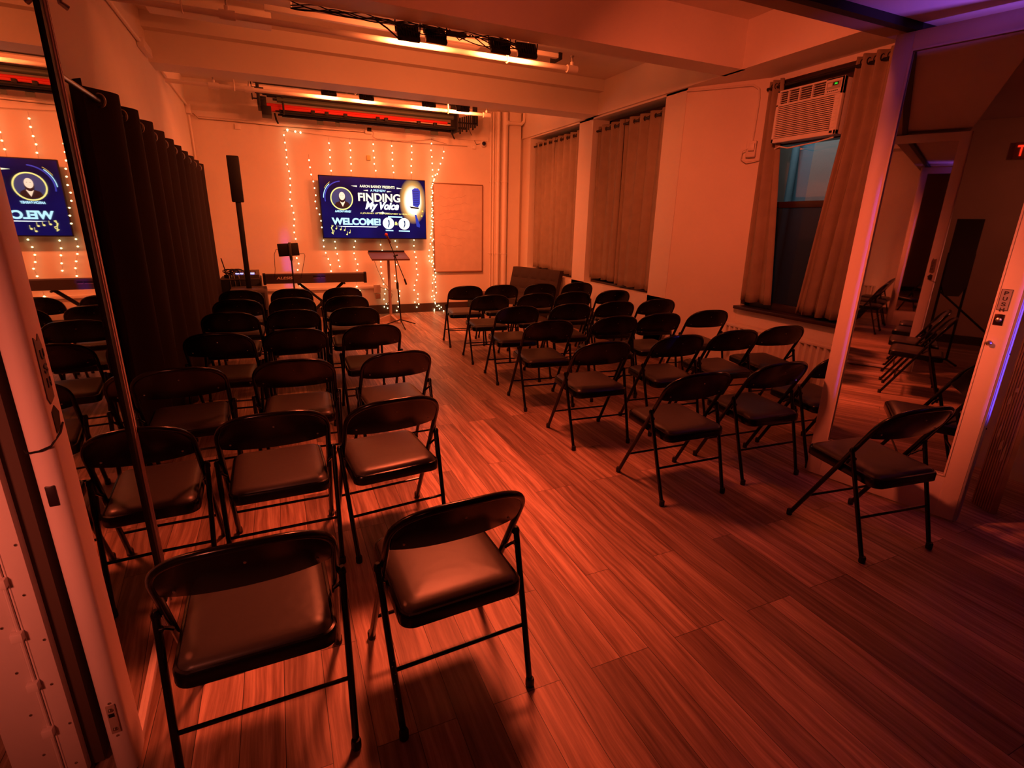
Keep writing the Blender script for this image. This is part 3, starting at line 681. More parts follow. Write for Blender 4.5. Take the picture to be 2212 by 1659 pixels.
# golden glow and the microphone
mc = poly('microphone_head', [(.865, .17), (.89, .14), (.925, .14), (.945, .18), (.94, .40), (.92, .455), (.895, .45), (.87, .43)], E_royal, -.008)
b = new()
for k in range(8): 
    x0_, z0_ = uv(.872, .19+.03*k); box(b, (x0_, -.010, z0_-.006), (x0_+.065*TW*.9, -.009, z0_))
obj('microphone_slot', b, E_blk, scr)
poly('microphone_band', [(.835, .445), (.93, .46), (.925, .485), (.85, .475)], E_blk, -.009)
poly('microphone_yoke', [(.845, .50), (.905, .52), (.90, .58), (.85, .57)], E_glow, -.009)
poly('microphone_stem', [(.885, .58), (.90, .58), (.935, .76), (.93, .80), (.90, .78)], E_royal, -.009)
for u, v in ((.955, .60), (.965, .52)): disc('gold_spark', u, v, .008, E_gold)
for k, (u, v) in enumerate(((.62, .735), (.775, .740))):
    disc('guest_portrait', u, v, .055, (E_white, E_glow)[k], -.007)
    poly('guest_hair', [(u-.006, v-.06), (u+.012, v-.05), (u+.012, v+.02), (u-.004, v+.08), (u-.008, v+.06), (u+.002, v)], E_blue, -.009)
poly('caption_bar', [(.59, .845), (.665, .847), (.665, .867), (.59, .865)], E_cyan); poly('caption_bar', [(.72, .85), (.83, .852), (.83, .874), (.72, .870)], E_cyan)
poly('caption_bar', [(.62, .617), (.76, .619), (.76, .640), (.62, .638)], E_cyan)
stext('ampersand', '&', .682, .765, .06, E_yel, .03, off=.04)
# notes
b = new()
for (u, v) in ((.125, .838), (.165, .85), (.20, .862), (.245, .90), (.22, .93)):
    x_, z_ = uv(u, v); lathe(b, [(.012, 0), (.012, .002)], 12, (x_, -.008, z_), 'Y'); box(b, (x_+.009, -.008, z_), (x_+.013, -.006, z_+.045))
obj('music_note', b, E_yel, scr)
b = new(); tube(b, [(uv(u, v)[0], -.008, uv(u, v)[1]) for u, v in ((.09, .92), (.08, .905), (.10, .895), (.105, .87), (.085, .855), (.08, .825), (.095, .80), (.10, .79), (.088, .785), (.085, .83), (.095, .93))], .005, 6); obj('treble_clef', b, E_yel, scr)

# ---------------------------------------------------------------- fairy lights on the back wall
STRANDS = {
 1: [(0.315,8.890,2.739),(0.261,8.890,2.675),(0.265,8.890,2.577),(0.272,8.890,2.479),(0.267,8.890,2.378),(0.267,8.890,2.282),(0.282,8.890,2.190),(0.288,8.890,2.089),(0.280,8.890,1.994),(0.273,8.890,1.897),(0.257,8.890,1.797),(0.272,8.890,1.704),(0.287,8.890,1.605),(0.291,8.890,1.511),(0.275,8.890,1.419),(0.270,8.890,1.319),(0.282,8.890,1.225),(0.269,8.890,0.937),(0.289,8.890,0.853),(0.266,8.890,0.755),(0.281,8.890,0.513)],
 2: [(0.562,8.690,2.339),(0.567,8.690,2.244),(0.574,8.690,2.146),(0.595,8.690,2.052),(0.604,8.690,1.960),(0.612,8.690,1.861),(0.599,8.690,1.772),(0.609,8.690,1.676),(0.644,8.690,1.591),(0.656,8.690,1.497),(0.659,8.690,1.402),(0.683,8.890,1.203),(0.681,8.890,1.110),(0.702,8.890,1.015),(0.732,8.890,0.920),(0.756,8.890,0.831),(0.760,8.890,0.730)],
 3: [(0.877,8.890,2.613),(0.882,8.890,2.520),(0.878,8.890,2.418),(0.867,8.890,2.327),(0.878,8.890,2.230),(0.854,8.890,1.185),(0.856,8.890,1.088),(0.875,8.890,0.999),(0.887,8.890,0.897),(0.897,8.890,0.803)],
 4: [(1.179,8.890,2.636),(1.184,8.890,2.537),(1.179,8.890,2.435),(1.180,8.890,2.343),(1.174,8.890,2.247),(1.165,8.890,1.195),(1.141,8.890,1.103),(1.134,8.890,1.007),(1.148,8.890,0.916),(1.181,8.890,0.834),(1.163,8.890,0.738),(1.142,8.890,0.476),(1.184,8.890,0.405)],
 5: [(1.531,8.890,2.647),(1.529,8.890,2.552),(1.536,8.890,2.457),(1.531,8.890,2.365),(1.549,8.890,2.268),(1.564,8.890,1.142),(1.584,8.890,1.049),(1.554,8.890,0.874),(1.551,8.890,0.785),(1.554,8.890,0.686),(1.579,8.890,0.595),(1.577,8.890,0.504),(1.604,8.890,0.418),(1.590,8.890,0.342),(1.572,8.890,0.250),(1.607,8.890,0.172),(1.572,8.890,0.124),(1.625,8.890,0.099)],
 6: [(1.815,8.890,2.642),(1.821,8.890,2.544),(1.816,8.890,2.447),(1.818,8.890,2.351),(1.827,8.890,2.257),(1.806,8.890,1.203),(1.829,8.890,1.108),(1.808,8.890,1.015),(1.810,8.890,0.823),(1.769,8.890,0.640),(1.776,8.890,0.549),(1.816,8.890,0.468),(1.844,8.890,0.381),(1.834,8.890,0.297),(1.804,8.890,0.202),(1.806,8.890,0.114),(1.779,8.890,0.049)],
 7: [(2.131,8.890,2.663),(2.130,8.890,2.569),(2.124,8.890,2.468),(2.114,8.890,2.368),(2.115,8.890,2.272),(2.119,8.890,1.219),(2.114,8.890,1.126),(2.124,8.890,1.027),(2.142,8.890,0.941),(2.150,8.890,0.843),(2.147,8.890,0.745),(2.164,8.890,0.650),(2.143,8.890,0.557),(2.102,8.890,0.471),(2.092,8.890,0.389),(2.157,8.890,0.319),(2.150,8.890,0.237),(2.098,8.890,0.181),(2.165,8.890,0.147),(2.129,8.890,0.093)],
 8: [(2.458,8.890,2.724),(2.447,8.890,2.624),(2.459,8.890,2.526),(2.461,8.890,2.429),(2.465,8.890,2.330),(2.462,8.890,2.232),(2.478,8.890,2.160),(2.441,8.890,2.059),(2.456,8.890,1.970),(2.436,8.890,1.869),(2.455,8.890,1.779),(2.437,8.890,1.667),(2.459,8.890,1.586),(2.444,8.890,1.482),(2.423,8.890,1.378),(2.407,8.890,1.263),(2.397,8.890,1.158),(2.377,8.890,1.053),(2.367,8.890,0.957),(2.374,8.890,0.878),(2.426,8.890,0.784),(2.436,8.890,0.632),(2.419,8.890,0.501),(2.420,8.890,0.368),(2.401,8.890,0.268),(2.457,8.890,0.165)],
 9: [(2.662,8.890,2.618),(2.640,8.890,2.522),(2.601,8.890,2.432),(2.567,8.890,2.338),(2.544,8.890,2.272),(2.490,8.890,2.190),(2.464,8.890,2.120),(2.450,8.890,2.010),(2.446,8.890,1.920),(2.452,8.890,1.826),(2.439,8.890,1.728),(2.443,8.890,1.626),(2.427,8.890,1.534),(2.447,8.890,1.431),(2.429,8.890,1.337),(2.453,8.890,1.232),(2.441,8.890,1.106),(2.447,8.890,0.978),(2.424,8.890,0.882),(2.461,8.890,0.730),(2.474,8.890,0.609),(2.470,8.890,0.515),(2.484,8.890,0.332),(2.446,8.890,0.222),(2.490,8.890,0.096),(2.525,8.890,0.106),(2.567,8.890,0.074),(2.600,8.855,0.012)],
 10: [(2.511,8.890,2.251),(2.483,8.890,2.170),(2.452,8.890,2.090),(2.460,8.890,1.981),(2.435,8.890,1.910),(2.447,8.890,1.809),(2.453,8.890,1.698),(2.431,8.890,1.605),(2.451,8.890,1.524),(2.436,8.890,1.441),(2.413,8.890,1.316),(2.432,8.890,1.211),(2.451,8.890,1.063),(2.421,8.890,0.935),(2.410,8.890,0.860),(2.445,8.890,0.828),(2.478,8.890,0.675),(2.448,8.890,0.566),(2.477,8.890,0.433),(2.441,8.890,0.278),(2.461,8.890,0.142),(2.442,8.890,0.041),(2.536,8.890,0.048),(2.439,8.890,0.016)],
}

pos = {1: 'leftmost strand of fairy lights, left of the television', 2: 'strand of fairy lights hanging along the left edge of the television', 3: 'fairy light strand falling behind the left part of the television', 4: 'fairy light strand behind the television above the word FINDING',
       5: 'fairy light strand behind the television passing the lectern', 6: 'fairy light strand passing just right of the microphone stand', 7: 'last single fairy light strand behind the television, right of the lectern', 8: 'fairy light strand hanging straight at the right edge of the television', 9: 'fairy light strand gathered in from the top right corner of the string', 10: 'shortest fairy light strand in the bundle beside the whiteboard'}
GS = 'fairy light strands on the back wall'
bulb_me = None
for k, pts in STRANDS.items():
    s = thing('string_light', pos[k], 'string light', pts[0], 0, GS); o0 = Vector(pts[0])
    P = [Vector(p)-o0 for p in pts]
    tp = [P[0]+Vector((0, .01, .08))] + [p+Vector((0, .012, 0)) for p in P] if k != 1 else [p+Vector((0, .012, 0)) for p in P]
    obj('wire', tube(new(), tp, .0015, 5), M_wire, s)
    for p in P:
        if bulb_me is None:
            bo = obj('bulb', lathe(new(), [(.001, -.011), (.007, -.007), (.0100, 0), (.007, .007), (.001, .011)], 10), M_bulb, s); bulb_me = bo.data
        else:
            bo = bpy.data.objects.new('bulb', bulb_me); C.objects.link(bo); bo.parent = s
        bo.location = p
s = thing('string_light', 'thin bare wire of the fairy lights strung above the television', 'string light', (.264, 8.9, 2.74), 0, GS)
P = [(.264, 2.74), (.315, 2.75), (.42, 2.735), (.50, 2.73), (.55, 2.729), (1.176, 2.704), (1.817, 2.717), (2.1, 2.735), (2.458, 2.788), (2.715, 2.74)]
obj('wire', tube(new(), [(x-.264, 0, z-2.74) for x, z in P], .0022, 5), M_wire, s)
for x, z in ((.315, 2.75), (.42, 2.735), (.49, 2.728)):
    bo = bpy.data.objects.new('bulb', bulb_me); C.objects.link(bo); bo.parent = s; bo.location = (x-.264, -.01, z-2.74); bo.scale = (1.3,)*3

# ---------------------------------------------------------------- back wall fittings
t = thing('whiteboard', 'whiteboard with thin dark frame and faint smudges on the back wall', 'whiteboard', (2.905, 8.915, 1.412))
mw = mat('smudged_whiteboard', (.66, .56, .48), .35, var=.06, vscale=7)
obj('board', box(new(), (-.43, -.01, -.72), (.43, .01, .72)), mw, t)
for nm, lo, hi in (('frame_rail', (-.445, -.02, .712), (.445, .015, .730)), ('frame_rail', (-.445, -.02, -.730), (.445, .015, -.712)), ('frame_stile', (-.445, -.02, -.73), (-.428, .015, .73)), ('frame_stile', (.428, -.02, -.73), (.445, .015, .73))):
    obj(nm, box(new(), lo, hi, .003), mat('brown_anodised_frame', (.30, .17, .10), .4) if 'M_wbf' not in globals() else M_wbf, t)
b = new(); rnd = random.Random(4)
for k in range(7):
    z = .52-.13*k; P = []
    for q in range(16): P.append((-.33+.043*q+.02*(k % 2), -.0105, z-.03*math.sin(q*.35+k)+.012*math.sin(q*1.9+k*2)))
    tube(b, P[:rnd.randint(9, 16)], .0016, 4)
obj('marker_trace', b, mat('faint_marker', (.42, .33, .28), .6), t)
def wall_pipe(x, r, z0, z1, lab, y=None, bend=None):
    y = YB-r-.012 if y is None else y
    t = thing('pipe', lab, 'pipe', (x, y, 0))
    obj('riser', tube(new(), [(0, 0, z0), (0, 0, z1)] if not bend else bend, r, 12), M_pipe, t)
    b = new()
    for z in (1.0, 2.2): tube(b, [(-r-.012, .02, z), (-r-.004, -r*.5, z), (0, -r-.004, z), (r+.004, -r*.5, z), (r+.012, .02, z)], .004, 6)
    obj('pipe_clip', b, M_pipe, t)
wall_pipe(3.50, .012, .15, 3.28, 'thin vertical pipe just right of the whiteboard')
wall_pipe(3.545, .016, .15, 3.28, 'second thin vertical pipe from the whiteboard')
wall_pipe(3.72, .048, 0, 3.28, 'thickest vertical pipe in the back right corner', y=8.82)
wall_pipe(3.60, .030, 0, 3.28, 'medium vertical pipe between the thin pipes and the thick one', y=8.83)
t = thing('pipe', 'short elbow pipe near the ceiling in the back right corner', 'pipe', (3.80, 8.76, 3.12))
obj('elbow', tube(new(), [(-.06, 0, 0), (.18, 0, 0), (.23, 0, .04), (.24, 0, .17)], .028, 12), M_pipe, t)
obj('flange', tube(new(), [(-.08, 0, 0), (-.05, 0, 0)], .038, 12), M_pipe, t)
t = thing('raceway', 'cream cable raceway crossing the back wall below the keyboard', 'raceway', (.70, 8.93, .455))
obj('channel', box(new(), (-1.55, -.03, -.022), (.72, .005, .022), .004), M_trim, t)
t = thing('outlet_box', 'cream outlet box with plugs low on the wall behind the lectern', 'outlet', (1.47, 8.92, .43))
obj('box', box(new(), (-.055, -.05, -.07), (.055, .015, .07), .005), M_trim, t)
obj('plug', box(new(), (-.04, -.09, -.16), (.04, -.03, -.08), .006), mat('tan_adapter', (.40, .28, .2), .5), t)
obj('cord', tube(new(), [(.05, -.06, .02), (.15, -.05, -.0), (.24, -.04, -.10), (.22, -.03, -.2), (.15, -.03, -.26)], .004, 6), M_dark, t)
obj('cord', tube(new(), [(.24, -.04, -.05), (.10, -.03, .12), (.02, -.03, .32), (-.02, -.03, .45)], .0035, 6), M_dark, t)
t = thing('outlet_box', 'cream outlet box high on the wall above the television', 'outlet', (1.47, 8.92, 2.84))
obj('box', box(new(), (-.05, -.04, -.05), (.05, .015, .05), .004), M_trim, t)
obj('plug', box(new(), (-.02, -.07, -.02), (.04, -.04, .03), .004), M_dark, t)
obj('cord', tube(new(), [(.02, -.06, 0), (.07, -.05, -.03), (.06, -.03, -.09), (.12, -.02, -.11), (.6, -.02, -.125), (1.6, -.02, -.11)], .003, 6), M_wire, t)
t = tag(obj('wall_plate', box(new(), (-.37, 8.912, 2.705), (-.295, 8.94, 2.775), .004), M_trim), 'small square plate high on the back wall above the column speaker', 'wall plate')
t = tag(obj('wall_plate', box(new(), (3.17, 8.915, 2.70), (3.23, 8.94, 2.745), .003), M_trim), 'small plate on the back wall left of the security camera', 'wall plate')
t = tag(obj('thermostat', box(new(), (1.425, 8.905, 2.415), (1.485, 8.94, 2.485), .004), mat('yellow_plate', (.75, .62, .20), .5)), 'small yellow square plate on the wall between fairy lights above the television', 'thermostat')
t = thing('security_camera', 'small white dome security camera at the upper right of the back wall', 'camera', (3.36, 8.92, 2.79))
obj('mount', lathe(new(), [(.055, .02), (.055, -.015), (.045, -.03)], 18, (0, 0, 0), 'Y'), M_white, t)
obj('lens', lathe(new(), [(.032, -.025), (.034, -.05), (.022, -.068), (.004, -.074)], 16, (0, 0, 0), 'Y'), mat('dark_blue_lens', (.01, .01, .05), .1), t)
obj('cable', tube(new(), [(-.04, 0, 0), (-.12, 0, -.02), (-.22, 0, .14), (-.26, 0, .22)], .004, 6), M_dark, t)
t = thing('conduit', 'cream conduit running along the top of the left wall', 'conduit')
obj('pipe', tube(new(), [(-.91, 2.4, 2.965), (-.91, 6.05, 2.965)], .016, 10), M_pipe, t)
obj('pipe', tube(new(), [(-.905, 6.35, 2.955), (-.905, 8.80, 2.94)], .012, 10), M_pipe, t)
b = new(); box(b, (-.928, 6.02, 2.915), (-.875, 6.38, 2.99), .006); obj('junction_box', b, M_trim, t)
obj('junction_box', box(new(), (-.928, 8.78, 2.84), (-.87, 8.92, 2.95), .004), M_trim, t)
t = thing('conduit', 'cream conduit running down the back left corner', 'conduit')
obj('pipe', tube(new(), [(-.905, 8.86, 2.83), (-.905, 8.90, 2.6), (-.905, 8.90, .2)], .014, 8), M_pipe, t)
b = new(); tube(b, [(-.86, 8.90, 2.86), (-.80, 8.90, 2.80), (-.4, 8.91, 2.80), (.20, 8.91, 2.79), (.9, 8.915, 2.80), (1.42, 8.915, 2.81)], .004, 6); obj('cable', b, M_wire, t)

# ---------------------------------------------------------------- pipes, track and floodlights at the ceiling
def sprinkler_pipe(y, z, x0, x1, heads, lab, hangers, hz):
    t = thing('sprinkler_pipe', lab, 'pipe', (0, y, z))
    obj('pipe', tube(new(), [(x0, 0, 0), (x1, 0, 0)], .021, 14), M_pipe, t)
    for x in heads:
        b = new(); tube(b, [(x-.05, 0, 0), (x+.05, 0, 0)], .031, 14); tube(b, [(x, 0, 0), (x, 0, .055)], .016, 10)
        obj('fitting', b, M_pipe, t)
        b = new(); tube(b, [(x, 0, .05), (x, 0, .085)], .008, 8); lathe(b, [(.004, .085), (.018, .10), (.018, .103)], 12, (x, 0, 0)); obj('sprinkler_head', b, M_steel, t)
    for x in hangers:
        b = new(); tube(b, [(x, 0, 0), (x, 0, hz-z)], .007, 8); tube(b, [(x, .028*math.cos(a), .028*math.sin(a)) for a in [2*math.pi*k/14 for k in range(14)]], .006, 6, closed=True)
        obj('hanger', b, M_pipe, t)
    return t
sprinkler_pipe(4.61, 2.85, -.9, 2.60, (-.15, 2.58), 'long cream sprinkler pipe under the ceiling in the nearer bay', (-.42, 1.95), ZC)
sprinkler_pipe(7.12, 2.885, -.9, 2.74, (-.45, -.10, 2.73), 'long cream sprinkler pipe under the ceiling in the farther bay', (-.25, 2.2), ZC)
t = thing('ceiling_track', 'long narrow cream strip fixture behind the nearer sprinkler pipe', 'light fixture', (0, 5.16, 3.10))
obj('housing', box(new(), (.10, -.025, -.02), (2.72, .025, .02), .004), M_pipe, t)
obj('end_cap', box(new(), (2.72, -.03, -.03), (2.76, .16, .03), .004), M_dark, t)
b = new()
for x in (.3, 1.5, 2.4): tube(b, [(x, 0, .02), (x, 0, .20)], .006, 6)
obj('hanger', b, M_pipe, t)
b = new(); box(b, (-.75, .2, -.02), (.15, .5, .08), .004); obj('duct_box', b, M_ceil, t)
b = new(); box(b, (1.55, .05, -.0), (1.95, .35, .07), .004); obj('duct_box', b, M_ceil, t)
def make_flood():
    t = thing('floodlight', 'floodlight', 'floodlight')
    b = new(); T = Matrix.Rotation(R(-28), 4, 'X')
    box(b, (-.085, -.02, -.062), (.085, .012, .062), .006, T)
    for k in range(7): box(b, (-.066+.02*k, -.034, -.045), (-.061+.02*k, -.018, .045), 0, T)
    bd = obj('housing', b, M_dark, t)
    b = new(); box(b, (-.075, .012, -.052), (.075, .015, .052), .001, T)
    obj('lens', b, flat('hot_orange_lens', (1.0, .45, .10), 6.0) if 'M_lens' not in globals() else M_lens, bd)
    b = new(); tube(b, [(-.09, 0, 0), (-.095, 0, .06), (-.09, -.02, .115), (.09, -.02, .115), (.095, 0, .06), (.09, 0, 0)], .005, 6); obj('bracket', b, M_dark, t)
    return t
M_lens = flat('hot_orange_lens', (1.0, .45, .10), 6.0)
fl0 = make_flood(); used = False
lab1 = ['black floodlight under the nearer beam, leftmost of four', 'black floodlight under the nearer beam, second from the left', 'black floodlight under the nearer beam, third from the left', 'black floodlight under the nearer beam, rightmost of four']
lab2 = [s.replace('nearer', 'farther').replace('under', 'behind') for s in lab1]
for k, (x, z) in enumerate(FL1):
    if not used: fl0.location = (x, 4.42, z); fl0['label'] = lab1[k]; fl0['group'] = 'floodlights hung from the beams'; used = True
    else: dup(fl0, (x, 4.42, z), R((0, 6, 0, -5)[k]), lab1[k], 'floodlights hung from the beams')
for k, (x, z) in enumerate(FL2): dup(fl0, (x, 6.93, z), R((6, 3, -4, -8)[k]), lab2[k], 'floodlights hung from the beams')
for yb_, zb_, lb_ in ((4.40, 3.02, 'black batten behind the nearer beam carrying four floodlights'), (6.91, 3.12, 'black batten behind the farther beam carrying four floodlights')):
    t = thing('lighting_batten', lb_, 'batten', (.5, yb_, zb_))
    obj('bar', tube(new(), [(0, 0, 0), (2.2, 0, 0)], .014, 10), M_dark, t)
    for x in (.1, 1.1, 2.1): obj('hanger', tube(new(), [(x, 0, 0), (x, 0, ZC-zb_)], .006, 6), M_dark, t)
for k, f_ in enumerate([o for o in C.objects if o.name.startswith('floodlight') and 'label' in o]):
    zb_ = 3.02 if k < 4 else 3.12
    obj('yoke_rod', tube(new(), [(0, -.02, .11), (0, -.02, zb_-f_.location.z)], .006, 6), M_dark, f_)
t = thing('cable_bundle', 'black cables sagging under the nearer beam between the floodlights', 'cable')
rnd = random.Random(2)
for k in range(5):
    P = []; n = 40
    for q in range(n+1):
        x = .25 + (2.0-.25)*q/n
        P.append((x, 4.37+.02*math.sin(q*.5+k), 2.925 - .03*abs(math.sin(q*.28+k*1.3)) - .012*k*(.5+.5*math.sin(q*.13+k))))
    obj('cable', tube(new(), P, .004, 5), M_dark, t)
obj('cable', tube(new(), [(.82, 4.38, 2.90), (.90, 4.38, 2.86), (.99, 4.38, 2.80), (1.03, 4.38, 2.82), (1.00, 4.38, 2.87), (.93, 4.38, 2.91)], .006, 6), M_dark, t)
obj('cable', tube(new(), [(1.37, 4.38, 2.92), (1.45, 4.38, 2.86), (1.55, 4.38, 2.91)], .004, 6), M_dark, t)
obj('cable', tube(new(), [(1.55, 4.38, 2.91), (1.68, 4.40, 2.85), (1.74, 4.42, 2.84)], .004, 6), M_dark, t)
obj('cable', tube(new(), [(1.80, 4.38, 2.93), (1.90, 4.40, 2.88), (2.0, 4.42, 2.865)], .004, 6), M_dark, t)
b = new(); box(b, (1.18, 4.35, 2.895), (1.27, 4.40, 2.912)); box(b, (1.35, 4.35, 2.88), (1.50, 4.40, 2.905)); obj('power_strip', b, M_dark, t)
t = thing('cable_bundle', 'black cable loops hanging behind the farther beam', 'cable')
for x in (.95, 1.05, 1.45, 1.62, 2.2):
    obj('cable', tube(new(), [(x-.05, 7.15, 3.06), (x-.03, 7.15, 2.99), (x, 7.15, 2.96), (x+.035, 7.15, 2.99), (x+.05, 7.15, 3.05)], .004, 5), M_dark, t)

# ---------------------------------------------------------------- rack of backdrop rollers
RK = 'backdrop rollers racked under the ceiling above the screen'
M_red = mat('red_backdrop_paper', (.62, .02, .015), .6); M_green = mat('dark_green_backdrop_paper', (.035, .05, .035), .55); M_drum = mat('brick_red_roll', (.30, .045, .02), .6)
def roll(x0, x1, y, z, r, m, lab, zdrop=0):
    t = thing('backdrop_roll', lab, 'backdrop roll', (x0, y, z), 0, RK); L_ = x1-x0
    obj('paper_roll', tube(new(), [(0, 0, 0), (L_, 0, -zdrop)], r, 16), m, t)
    b = new(); tube(b, [(-.05, 0, 0), (L_+.05, 0, -zdrop)], r*.45, 10); obj('core', b, M_dark, t)
roll(.08, 2.66, 8.42, 3.10, .036, M_dark, 'black backdrop roll, topmost in the rack above the television')
roll(.20, 2.66, 8.36, 3.035, .034, M_green, 'dark green backdrop roll under the topmost black one')
roll(.06, 2.60, 8.48, 2.985, .020, M_red, 'bright red backdrop roll at the left of the rack', .01)
obj('loose_paper', prism(new(), [(0, .02), (.05, -.085), (1.2, -.062), (2.02, -.035), (2.02, .0)], -.012, -.008, 'Y'), M_red, bpy.data.objects['backdrop_roll.002'])
roll(.22, 2.70, 8.40, 2.900, .026, M_dark, 'thin black backdrop roll near the bottom of the rack')
roll(.25, 2.75, 8.52, 2.880, .030, M_blackm, 'glossy black backdrop roll at the bottom of the rack')
roll(1.25, 2.70, 8.60, 2.890, .034, M_drum, 'brick red backdrop roll at the right end of the rack')
roll(-.02, 2.70, 8.20, 3.18, .012, M_dark, 'thin black bar along the top of the rack')
t = thing('backdrop_rack', 'black bracket frame holding the backdrop rolls above the screen', 'rack')
def rk(lo, hi): obj('bracket', box(new(), lo, hi, .003), M_dark, t)
rk((-.10, 8.18, 2.98), (-.085, 8.22, 3.26)); rk((-.04, 8.18, 2.92), (.00, 8.62, 3.295)); rk((.00, 8.30, 2.83), (.12, 8.58, 2.94)); rk((2.70, 8.30, 2.84), (2.73, 8.62, 3.295))
rk((.26, 8.33, 2.86), (.285, 8.37, 3.08)); rk((.0, 8.36, 2.92), (.07, 8.50, 3.06)); rk((3.02, 8.38, 3.0), (3.06, 8.5, 3.28))
for z in (2.99, 3.06, 3.12, 3.24): rk((-.10, 8.2, z), (.05, 8.225, z+.014))
for k in range(9): rk((2.78+.035*k, 8.40, 2.83+.02*(k % 3)+.012*k), (2.797+.035*k, 8.44, 3.06+.01*k))
rk((2.70, 8.40, 2.98), (3.05, 8.43, 3.0)); rk((2.70, 8.42, 2.90), (2.90, 8.45, 2.93))
for x in (.62, .80, 1.05, 1.5, 1.62, 2.1, 2.35): rk((x, 8.34, 2.90), (x+.05, 8.40, 2.945))
for x in (.16, 2.66): obj('hook', tube(new(), [(x, 8.45, 2.88), (x+.01, 8.42, 2.80), (x+.03, 8.40, 2.75)], .012, 6), M_dark, t)
for x, w_ in ((.70, .09), (.95, .06), (1.95, .08), (2.35, .12)): obj('tape_tab', box(new(), (x, 8.53, 2.80), (x+w_, 8.535, 2.86)), M_green, t)

# ---------------------------------------------------------------- stage equipment
t = thing('column_speaker', 'tall black column speaker on a sub base at the back left', 'speaker', (-.40, 8.0, 0))
b = new(); box(b, (-.23, -.22, 0), (.22, .24, .60), .02); obj('subwoofer', b, mat('charcoal_speaker_cabinet', (.06, .045, .04), .5, bump=.2), t)
b = new(); box(b, (-.20, -.226, .05), (.19, -.219, .56), .004); obj('grille', b, M_dark, t)
b = new(); box(b, (-.032, -.03, .60), (.032, .03, 1.72), .006); obj('column', b, M_dark, t)
b = new(); box(b, (-.07, -.045, 1.71), (.07, .05, 2.27), .010); obj('array_head', b, M_dark, t)
t = thing('equipment_case', 'black equipment case behind the column speaker', 'case', (-.50, 8.50, 0))
obj('case_body', box(new(), (-.27, -.22, 0), (.25, .22, .70), .012), M_dark, t)
b = new()
for x in (-.27, .24): box(b, (x, -.225, 0), (x+.012, -.21, .70))
box(b, (-.27, -.225, .685), (.25, -.21, .70)); obj('corner_trim', b, M_steel, t)
b = new(); tube(b, [(-.1, -.23, .45), (-.1, -.26, .47), (.1, -.26, .47), (.1, -.23, .45)], .008, 6); obj('handle', b, M_dark, t)
t = thing('audio_mixer', 'small audio mixer with bluish lights on the equipment case', 'mixer', (-.44, 8.48, .70))
b = new(); prism(b, [(-.14, 0), (.16, 0), (.16, .09), (-.14, .045)], -.17, .17, 'X'); obj('body', b, M_grey, t)
b = new()
for k in range(5): lathe(b, [(.008, .06), (.006, .08)], 8, (-.12+.06*k, 0, 0))
obj('knob', b, M_dark, t)
b = new(); box(b, (-.13, -.10, .060), (-.03, -.08, .066)); box(b, (.06, -.10, .060), (.11, -.07, .067)); obj('indicator', b, flat('blue_white_indicator', (.45, .4, 1.0), 4.0), t)
t = thing('cable_tangle', 'tangle of black cables heaped on the equipment case', 'cable', (-.60, 8.42, .70)); rnd = random.Random(9)
for k in range(9):
    P = []; ph = rnd.random()*6; rad = rnd.uniform(.04, .10)
    for q in range(18):
        a = ph+q*.5; P.append((rad*math.cos(a)+.07*math.sin(ph), .04*math.sin(a*.7+k), .025+.05*k/9+rad*.8*(1+math.sin(a))*.6))
    obj('cable', tube(new(), P, .0055, 5), M_dark, t)
for k in range(3): obj('cable', tube(new(), [(-.05+.06*k, -.10, .05), (-.04+.06*k, -.15, -.05), (-.03+.06*k, -.15, -.4)], .005, 5), M_grey, t)
t = thing('antenna', 'thin black antenna rod leaning at the back left corner', 'antenna', (-.70, 8.45, .70))
obj('rod', tube(new(), [(.02, 0, 0), (-.03, 0, .27)], .007, 8), M_dark, t)
obj('antenna_base', box(new(), (-.02, -.03, 0), (.06, .03, .04), .004), M_dark, t)
# keyboard
t = thing('digital_piano', 'black digital piano with pale lettering on its back, on a stand', 'keyboard', (.475, 7.95, .655))
Lk = 1.31
b = new(); prism(b, [(-.02, .0), (.30, .0), (.30, .035), (.12, .075), (.0, .135), (-.02, .12)], -Lk/2, Lk/2, 'X'); obj('body', b, mat('dark_piano_shell', (.045, .03, .026), .45, bump=.05), t)
for s in (-1, 1):
    b = prism(new(), [(-.035, -.012), (.31, -.012), (.31, .045), (.12, .085), (.0, .145), (-.035, .13)], s*(Lk/2)-(.0 if s > 0 else .035), s*(Lk/2)+(.035 if s > 0 else 0), 'X')
    obj('end_cheek', b, M_dark, t)
obj('white_keys', box(new(), (-Lk/2+.03, .17, .035), (Lk/2-.03, .295, .052), .002), M_white, t)
b = new()
for k in range(52):
    if k % 7 not in (2, 6): box(b, (-Lk/2+.05+k*.0236, .17, .052), (-Lk/2+.062+k*.0236, .245, .064))
obj('black_keys', b, M_dark, t)
lt = text('brand_lettering', 'ALESIS', -.52, .058, .036, mat('pale_lettering', (.75, .62, .52), .5), t, -.0235, width=.205, off=.02, shear=.15)
b = new(); box(b, (-.045, -.023, .075), (.055, -.019, .10)); box(b, (.06, -.023, .075), (.12, -.019, .10)); obj('socket_panel', b, M_dark, t)
b = new(); box(b, (-.04, -.0225, .066), (.045, -.0195, .070)); box(b, (.06, -.0225, .066), (.115, -.0195, .070)); obj('socket_label', b, mat('tan_label', (.5, .33, .24), .5), t)
t = thing('keyboard_stand', 'black X shaped stand under the digital piano', 'stand', (.55, 8.08, 0))
b = new(); box(b, (-.36, -.035, .02), (-.30, .0, .04)); 
for y in (-.05, .02):
    tube(b, [(-.38, y, .02), (.30, y, .645)], .016, 8); tube(b, [(.38, y+.03, .02), (-.32, y+.03, .645)], .016, 8)
obj('cross_bars', b, M_dark, t)
